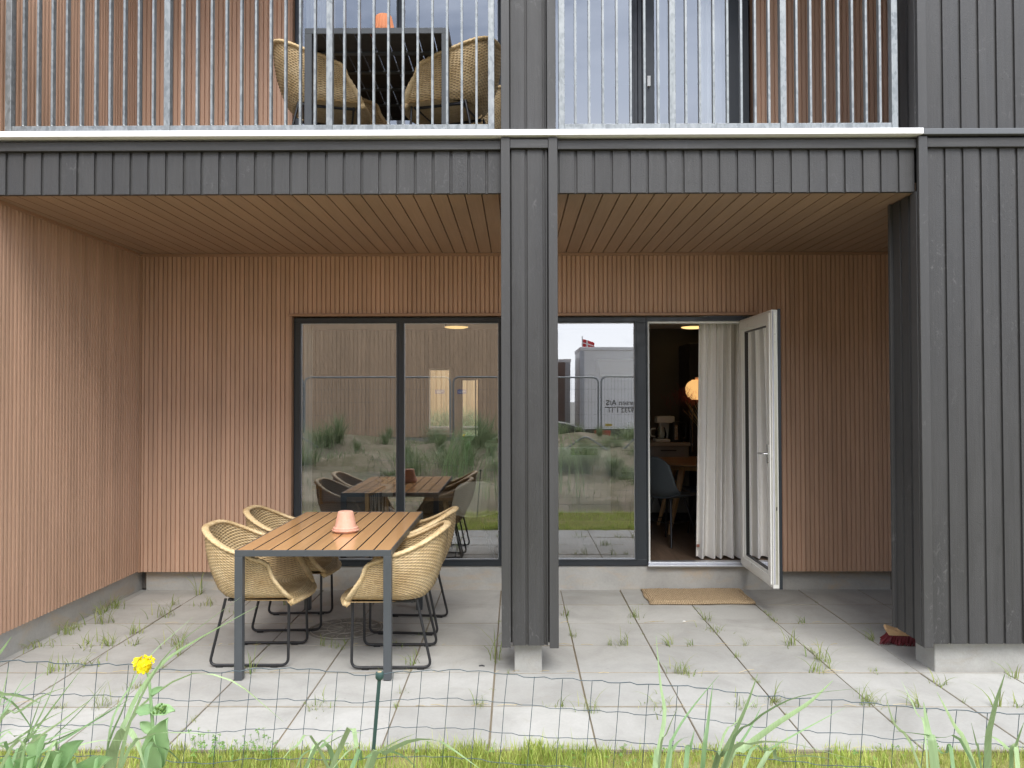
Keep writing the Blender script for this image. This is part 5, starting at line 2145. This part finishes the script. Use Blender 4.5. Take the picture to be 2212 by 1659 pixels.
# ------------------------------------------------------------------ behind the room: neighbour's wall, grass, picnic table
nb = empty('neighbour_house', (-1.5, 16.5, 0))
tag(nb, 'tan slatted house seen through the narrow rear windows of the room', 'house')
mb = MB()
ribs(mb, (0, 0, .35), X, Z, NY, -6.0, 5.0, 4.5, .11, .03, .02, .2)
mb.build('wall', board_mat('tan_cladding', (.62, .43, .24), 0, .11, 2, .7, .12, .15, .2, False), nb)
MB().box(-6, 5, .05, .3, -.3, .349).build('plinth', M['plinth'], nb)
mb = MB()
ribs(mb, (-.98, -1.4, .30), X, Z, NY, -2.2, .22, 3.0, .06, .02, .02, .1)
mb.build('wall_projection', board_mat('tan_cladding_b', (.66, .45, .25), 0, .06, 2, .7, .12, .15, .2, False), nb)
def dune_z(y):
    t = max(0, min(1, (y - 11.6) / 2.6))
    return .25 + .75 * t * t * (3 - 2 * t)


rb = MB().grid(lambda u, v: (-6 + u * 12, 9.95 + v * 6.3, dune_z(9.95 + v * 6.3) + .05 * math.sin(u * 30)), 40, 20).build('dune', M['sand'], smooth='all')
tag(rb, kind='structure')
pt = empty('picnic_table', (-.85, 12.0, .30))
tag(pt, 'weathered picnic table seen through the narrow dark rear window', 'picnic table')
mg = board_mat('weathered_wood', (.20, .17, .14), 1, .1, 0, .8, .1, .2, .2, False)
for k in range(5): MB().box(-.8, .8, -.30 + k * .125, -.19 + k * .125, .84, .875).build('top_plank', mg, pt)
for sy in (-.75, .60): MB().box(-.8, .8, sy, sy + .2, .56, .595).build('bench', mg, pt)
for sx in (-.55, .55):
    MB().box(sx - .025, sx + .025, -.70, .70, .49, .559).tube([(sx + .03, -.62, -.1), (sx + .03, -.2, .84)], .04, 4).tube([(sx + .03, .62, -.1), (sx + .03, .2, .84)], .04, 4).build('trestle', mg, pt)

# ------------------------------------------------------------------ marram clumps on the dunes (seen mirrored in the windows and behind the house)
rnd = random.Random(55)
dune_protos = []
for k in range(5):
    mb = MB()
    sp_, h0, h1, l0, l1 = ((.10, .35, .65, .1, .7), (.12, .30, .60, .7, 1.5), (.06, .35, .70, .1, .9), (.20, .15, .35, .4, 1.4), (.18, .35, .75, .2, 1.2))[k]
    for i in range(170):
        r = abs(rnd.gauss(0, sp_))
        a_ = rnd.uniform(0, 6.28)
        arc_blade(mb, rnd, (math.cos(a_) * r, math.sin(a_) * r, -.04), rnd.uniform(h0, h1), rnd.uniform(l0, l1), a_ + rnd.uniform(-.8, .8), rnd.uniform(.006, .011), 6)
    dune_protos.append(mb)
dp = {}
clump_labels = set()


def dune_clump(k, x, y, z, s, lab, grp):
    if k not in dp:
        o = dune_protos[k].build('marram_clump', M['marram_far'], fix=False)
        dp[k] = o
    else:
        o = dp[k].copy()
        col.objects.link(o)
    o.location = (x, y, z)
    o.rotation_euler = (0, 0, rnd.uniform(0, 6.28))
    o.scale = (s, s, s * rnd.uniform(.8, 1.1))
    if y < 3:
        lab = '%s %s grass clump, %s, %s' % ('large' if s > 1 else 'small' if s < .75 else 'medium', ('upright', 'drooping', 'tight', 'low spreading', 'loose tall')[k], 'near the lawn' if y > -.6 else 'halfway up the bank' if y > -2.2 else 'high on the bank' if y > -3.6 else 'near the steel fence panels',
               'mirrored far left' if x < -3.6 else 'mirrored in the left pane' if x < -1.9 else 'mirrored behind the garden table' if x < -.5 else 'mirrored behind the pillar' if x < .8 else 'mirrored below the trailer' if x < 2.2 else 'mirrored towards the open door')
    else:
        lab = '%s grass clump on the dune behind the house, %s' % ('large' if s > 1 else 'small', 'left of the white rear window' if x < -1.7 else 'seen in the white rear window' if x < -1.2 else 'seen between the rear windows' if x < -.9 else 'seen in the dark rear window')
    if lab in clump_labels:
        lab = lab.replace('bank', 'bank again', 1) if False else lab.replace(' grass clump', ' tufted grass clump')
    clump_labels.add(lab)
    tag(o, lab, 'grass clump', grp)


for i in range(78):
    x = rnd.uniform(-5.2, 3.6) if i < 60 else rnd.uniform(.7, 3.2)
    y = rnd.uniform(-4.9, .6)
    if abs(x) < .7 and y > -1.0: continue
    if y > -.2 and -2 < x < 2: y -= 1.2
    dune_clump(rnd.randrange(5), x, y, bank_z(x, y), rnd.uniform(.55, 1.25), 'grass clump on the sand bank, mirrored in the patio windows', 'grass clumps on the sand bank')
mb = MB()
for i in range(34):
    cx_, cy_ = rnd.uniform(-2.6, .2), rnd.uniform(12.9, 15.4)
    sc_ = rnd.uniform(.7, 1.2)
    for k in range(90):
        q_, a_ = abs(rnd.gauss(0, .12)), rnd.uniform(0, 6.28)
        arc_blade(mb, rnd, (cx_ + math.cos(a_) * q_, cy_ + math.sin(a_) * q_, dune_z(cy_) - .04), rnd.uniform(.3, .62) * sc_, rnd.uniform(.2, 1.2), a_ + rnd.uniform(-.8, .8), rnd.uniform(.008, .014), 5)
tag(mb.build('dune_grass', M['marram_far'], fix=False), 'dune grass behind the house seen through the narrow rear windows', 'grass', kind='stuff')


mb = MB()
for i in range(9000):
    x, y = rnd.uniform(-5.5, 5), rnd.uniform(-5.5, 1.9)
    if math.sin(x * 1.9 + y) * math.sin(y * 2.3 - x * .7) + rnd.uniform(-.5, .5) < .05: continue
    if abs(x) < .6 and y > -.5: continue
    arc_blade(mb, rnd, (x, y, bank_z(x, y) - .01), rnd.uniform(.05, .22), rnd.uniform(.2, 1.3), rnd.uniform(0, 6.28), rnd.uniform(.006, .012), 3)
tag(mb.build('dune_herbs', M['marram_far'], fix=False), 'low herbs and thin grass covering the sand bank, mirrored in the windows', 'ground cover', kind='stuff')

# ------------------------------------------------------------------ mirrored surroundings behind the camera
oh = empty('opposite_house', (-5, -10, 0))
tag(oh, 'brown boarded house opposite, mirrored in the left window panes', 'house')
mb = MB()
ribs(mb, (0, 0, .46), X, Z, Y, -9.0, 5.9, 6.5, .125, .012, .012, .3)
mb.build('wall', board_mat('opposite_boards', (.52, .37, .24), 0, .125, 2, .7, .07, .12, .2, True), oh)
MB().box(-9, 5.9, -.3, -.03, -.4, .459).build('plinth', M['plinth'], oh)
MB().box(-9, 5.89, -6, -.301, -.4, 6.9).build('rear_body', simple('opposite_side', (.2, .13, .09), .8), oh)
MB().box(-9.2, 6.0, -6.1, .15, 6.97, 7.15).build('roof_edge', M['frame_dark'], oh)
# construction fence panels
for i in range(5):
    x0 = -8.53 + i * 3.5
    r = empty('fence_panel', (x0 + 1.75, -5.2 + (.05 if i % 2 else -.05), .12))
    tag(r, ['temporary steel fence panel far left of the mirrored scene', 'temporary steel fence panel mirrored in the leftmost pane', 'temporary steel fence panel mirrored behind the pillar', 'temporary steel fence panel in front of the mirrored truck', 'temporary steel fence panel far right of the mirrored scene'][i], 'fence panel', 'temporary fence panels behind the camera')
    w = 1.72
    MB().tube(fillet([(-w, 0, 0), (-w, 0, 2.0), (w, 0, 2.0 - .01 * i), (w, 0, 0)], .16, 6), .021, 8).tube([(-w, 0, .2), (w, 0, .2)], .015, 6).build('tube_frame', M['galv'], r, smooth=True)
    mb = MB()
    for k in range(1, 43):
        x = -w + k * 2 * w / 43
        mb.box(x - .0018, x + .0018, -.0018, .0018, .2, 1.97)
    for zz in (.5, .8, 1.1, 1.4, 1.7):
        mb.box(-w, w, .002, .005, zz - .0018, zz + .0018)
    mb.build('wire_mesh', M['galv'], r)
    MB().box(w - .1, w + .24, -.12, .12, -.3, .02).build('foot', M['plinth'], r)
    if i in (1, 2):
        sg = MB().box(w - .36 if i == 1 else -w + .10, w - .14 if i == 1 else -w + .32, .01, .016, 1.60, 1.70).build('sign', simple('blue_sign', (.04, .08, .30), .5), r)
        a_ = (w - .34) if i == 1 else (-w + .12)
        MB().box(a_, a_ + .17, .0165, .018, 1.655, 1.668).box(a_, a_ + .12, .0165, .018, 1.625, 1.637).build('sign_stripe', M['white_plastic'], sg)

# bent brace bars lying against the fence panels
# truck trailer with lettering
def txt(s, size, parent, loc, rot, mat, name='lettering'):
    cu = bpy.data.curves.new(name, 'FONT')
    cu.body = s
    cu.size = size
    cu.extrude = .004
    cu.align_x = 'LEFT'
    tmp = bpy.data.objects.new('tmp', cu)
    col.objects.link(tmp)
    dg = bpy.context.evaluated_depsgraph_get()
    me = bpy.data.meshes.new_from_object(tmp.evaluated_get(dg))
    bpy.data.objects.remove(tmp)
    me.materials.clear()
    me.materials.append(mat)
    o = bpy.data.objects.new(name, me)
    col.objects.link(o)
    o.parent = parent
    o.location = loc
    o.rotation_euler = rot
    return o


YM = YW + .018         # mirror plane of the glass


def mir(px, py, y):
    """point at real depth y (behind the camera) whose mirror image is at (px, py)"""
    p = at(px, py, 2 * YM - y)
    return Vector((p.x, y, p.z))


TY = -14.6
a0 = mir(1252, 750, TY)
tz1 = a0.z
tz0 = mir(1300, 927, TY).z
tk = empty('truck_trailer', (a0.x + 6, TY, tz0))
tag(tk, 'white box trailer with black lettering mirrored in the middle window', 'trailer')
TH = tz1 - tz0
tw = simple('trailer_white', (.90, .90, .88), .45, 0, .06, 2)
MB().box(-6, 6, -2.5, 0, 0, TH - .14).build('box_body', tw, tk)
MB().box(-6.02, 6.02, -2.52, .02, TH - .139, TH).build('roof_rail', M['cap'], tk, bevel=.02)
MB().box(-6.03, -5.86, -.08, .012, .0, TH - .141).build('corner_post', M['alu'], tk)
MB().box(-5.9, 6, -2.3, -.05, -.30, -.001).build('chassis', M['black'], tk)
MB().box(-5.5, -4.9, -.1, .015, -.28, -.05).build('tail_light', simple('red_light', (.5, .03, .02), .3), tk)
MB().box(-5.1, -4.85, .001, .006, .10, .18).build('marker_plate', simple('yellow_plate', (.6, .45, .04), .4), tk)
for x in (-3.6, -2.4, 3.5):
    Mw = Matrix.Translation((x, -.15, -.55)) @ Matrix.Rotation(R(90), 4, 'X')
    wb = MB().lathe([(0, -.12), (.3, -.12), (.48, -.10), (.5, 0), (.48, .12), (.3, .14), (0, .14)], 28)
    wb.v = [tuple(Mw @ Vector(v)) for v in wb.v]
    wb.build('wheel', M['black'], tk, smooth=True)
# words read left to right for someone facing the trailer from the house
lp = mir(1334, 885, TY)
ln_px = lambda p_: mir(p_, 885, TY).x
# facing +Y side: text runs towards -X
tx_right = ln_px(1338)      # the end of the words, nearest the trailer's left end as mirrored
cu_rot = (R(90), 0, R(180))


def line(s, size, px_end, py, bold=1.0):
    o = txt(s, size, tk, (0, 0, 0), cu_rot, M['black'])
    wd = max(v.co.x for v in o.data.vertices)
    e = mir(px_end, py, TY)
    o.location = (e.x + wd - tk.location.x, .006, e.z - tz0)
    return wd


line('ert S. Andersen A/S', .27, 1309, 876)
line('øbing · Tlf. 9732 1 11', .235, 1315, 892)
e = mir(1306, 880.5, TY)
MB().box(e.x - tk.location.x, e.x - tk.location.x + 2.6, .004, .010, e.z - tz0 - .012, e.z - tz0 + .012).build('underline', M['black'], tk)

b0 = mir(1231, 776, -17.4)
t3 = empty('truck_trailer', (b0.x - 5.3, -17.4, tz0 - .1))
tag(t3, 'brownish second trailer mirrored left of the white one', 'trailer')
hb = b0.z - (tz0 - .1)
MB().box(-6, 5.1, -2.5, 0, 0, hb - .12).build('box_body', simple('trailer_brown', (.20, .13, .11), .6), t3)
MB().box(-6.02, 5.32, -2.52, .02, hb - .119, hb).build('roof_rail', M['cap'], t3)
MB().box(5.1001, 5.3, -.2, .012, 0, hb - .1195).build('corner_post', M['alu'], t3)
MB().box(-6, 5.2, -2.3, -.05, -.45, -.001).build('chassis', M['black'], t3)
bp_ = empty('brace_bar', (0, -2.6, 0))
tag(bp_, 'bent galvanised brace bar in front of the fence panels, mirrored in the middle window', 'brace bar')
_o = Vector((0, -2.6, 0))
MB().tube(fillet([mir(1180, 995, -2.6) - _o, mir(1225, 968, -2.6) - _o, mir(1264, 941, -2.6) - _o, mir(1290, 958, -2.5) - _o, mir(1318, 977, -2.4) - _o, mir(1345, 974, -2.4) - _o, mir(1378, 940, -2.4) - _o], .12, 4), (.019), 8).build('bar', M['galv'], bp_, smooth=True)
bq_ = empty('brace_bar', (0, -2.6, 0))
tag(bq_, 'straight galvanised brace bar mirrored at the left edge of the left pane', 'brace bar')
MB().tube([mir(640, 938, -2.6) - _o, mir(688, 966, -2.6) - _o], (.019), 8).build('bar', M['galv'], bq_, smooth=True)
# dark car in front of the trailers
cp = mir(1215, 930, -12.6)
car = empty('parked_car', (mir(1262, 930, -12.6).x - 2.15, -12.6, -.1))
tag(car, 'dark parked car mirrored below the trailers', 'car')
MB().prism([(-2.1, .25), (2.1, .25), (2.15, .7), (1.5, .92), (.7, 1.05), (.1, 1.42), (-1.2, 1.42), (-1.9, 1.0), (-2.15, .9)], -.85, .85).build('body', simple('car_paint', (.02, .018, .02), .25), car, bevel=.06)
MB().prism([(.55, 1.06), (.05, 1.36), (-1.1, 1.36), (-1.6, 1.02)], .8505, .8535).build('side_window', M['dark_panel'], car)
for x in (-1.3, 1.3):
    wb = MB().lathe([(0, -.1), (.2, -.1), (.31, -.08), (.33, 0), (.31, .1), (.2, .11), (0, .11)], 24)
    Mw = Matrix.Translation((x, .78, .33)) @ Matrix.Rotation(R(90), 4, 'X')
    wb.v = [tuple(Mw @ Vector(v)) for v in wb.v]
    wb.build('wheel', M['black'], car, smooth=True)
# flag on a pole behind the trailer
f0 = mir(1256, 737, -26)
fg = empty('flag', (f0.x, -26, 0))
tag(fg, 'red flag with a white cross on a pole above the mirrored trailer', 'flag')
MB().tube([(0, 0, -.2), (0, 0, f0.z + .25)], .03, 8).build('pole', M['white_plastic'], fg)
s_ = (mir(1283, 737, -26).x - f0.x)


def flagf(off):
    def fn(u, v):
        return Vector((u * s_, .12 * math.sin(u * 5) + off, f0.z + .1 - v * .62 * s_ * (1 - .1 * u) - .28 * u * s_))
    return fn


MB().grid(flagf(0), 14, 8).build('cloth', simple('flag_red', (.55, .02, .03), .8), fg, smooth='all', solid=.004)
mb = MB()
f_ = flagf(.012)
f__ = flagf(-.012)
for g_ in (f_, f__):
    mb.grid(lambda u, v: g_(.30 + .13 * u, v), 3, 8)
    mb.grid(lambda u, v: g_(u, .43 + .14 * v), 14, 2)
mb.build('white_cross', M['white_plastic'], fg, fix=False)
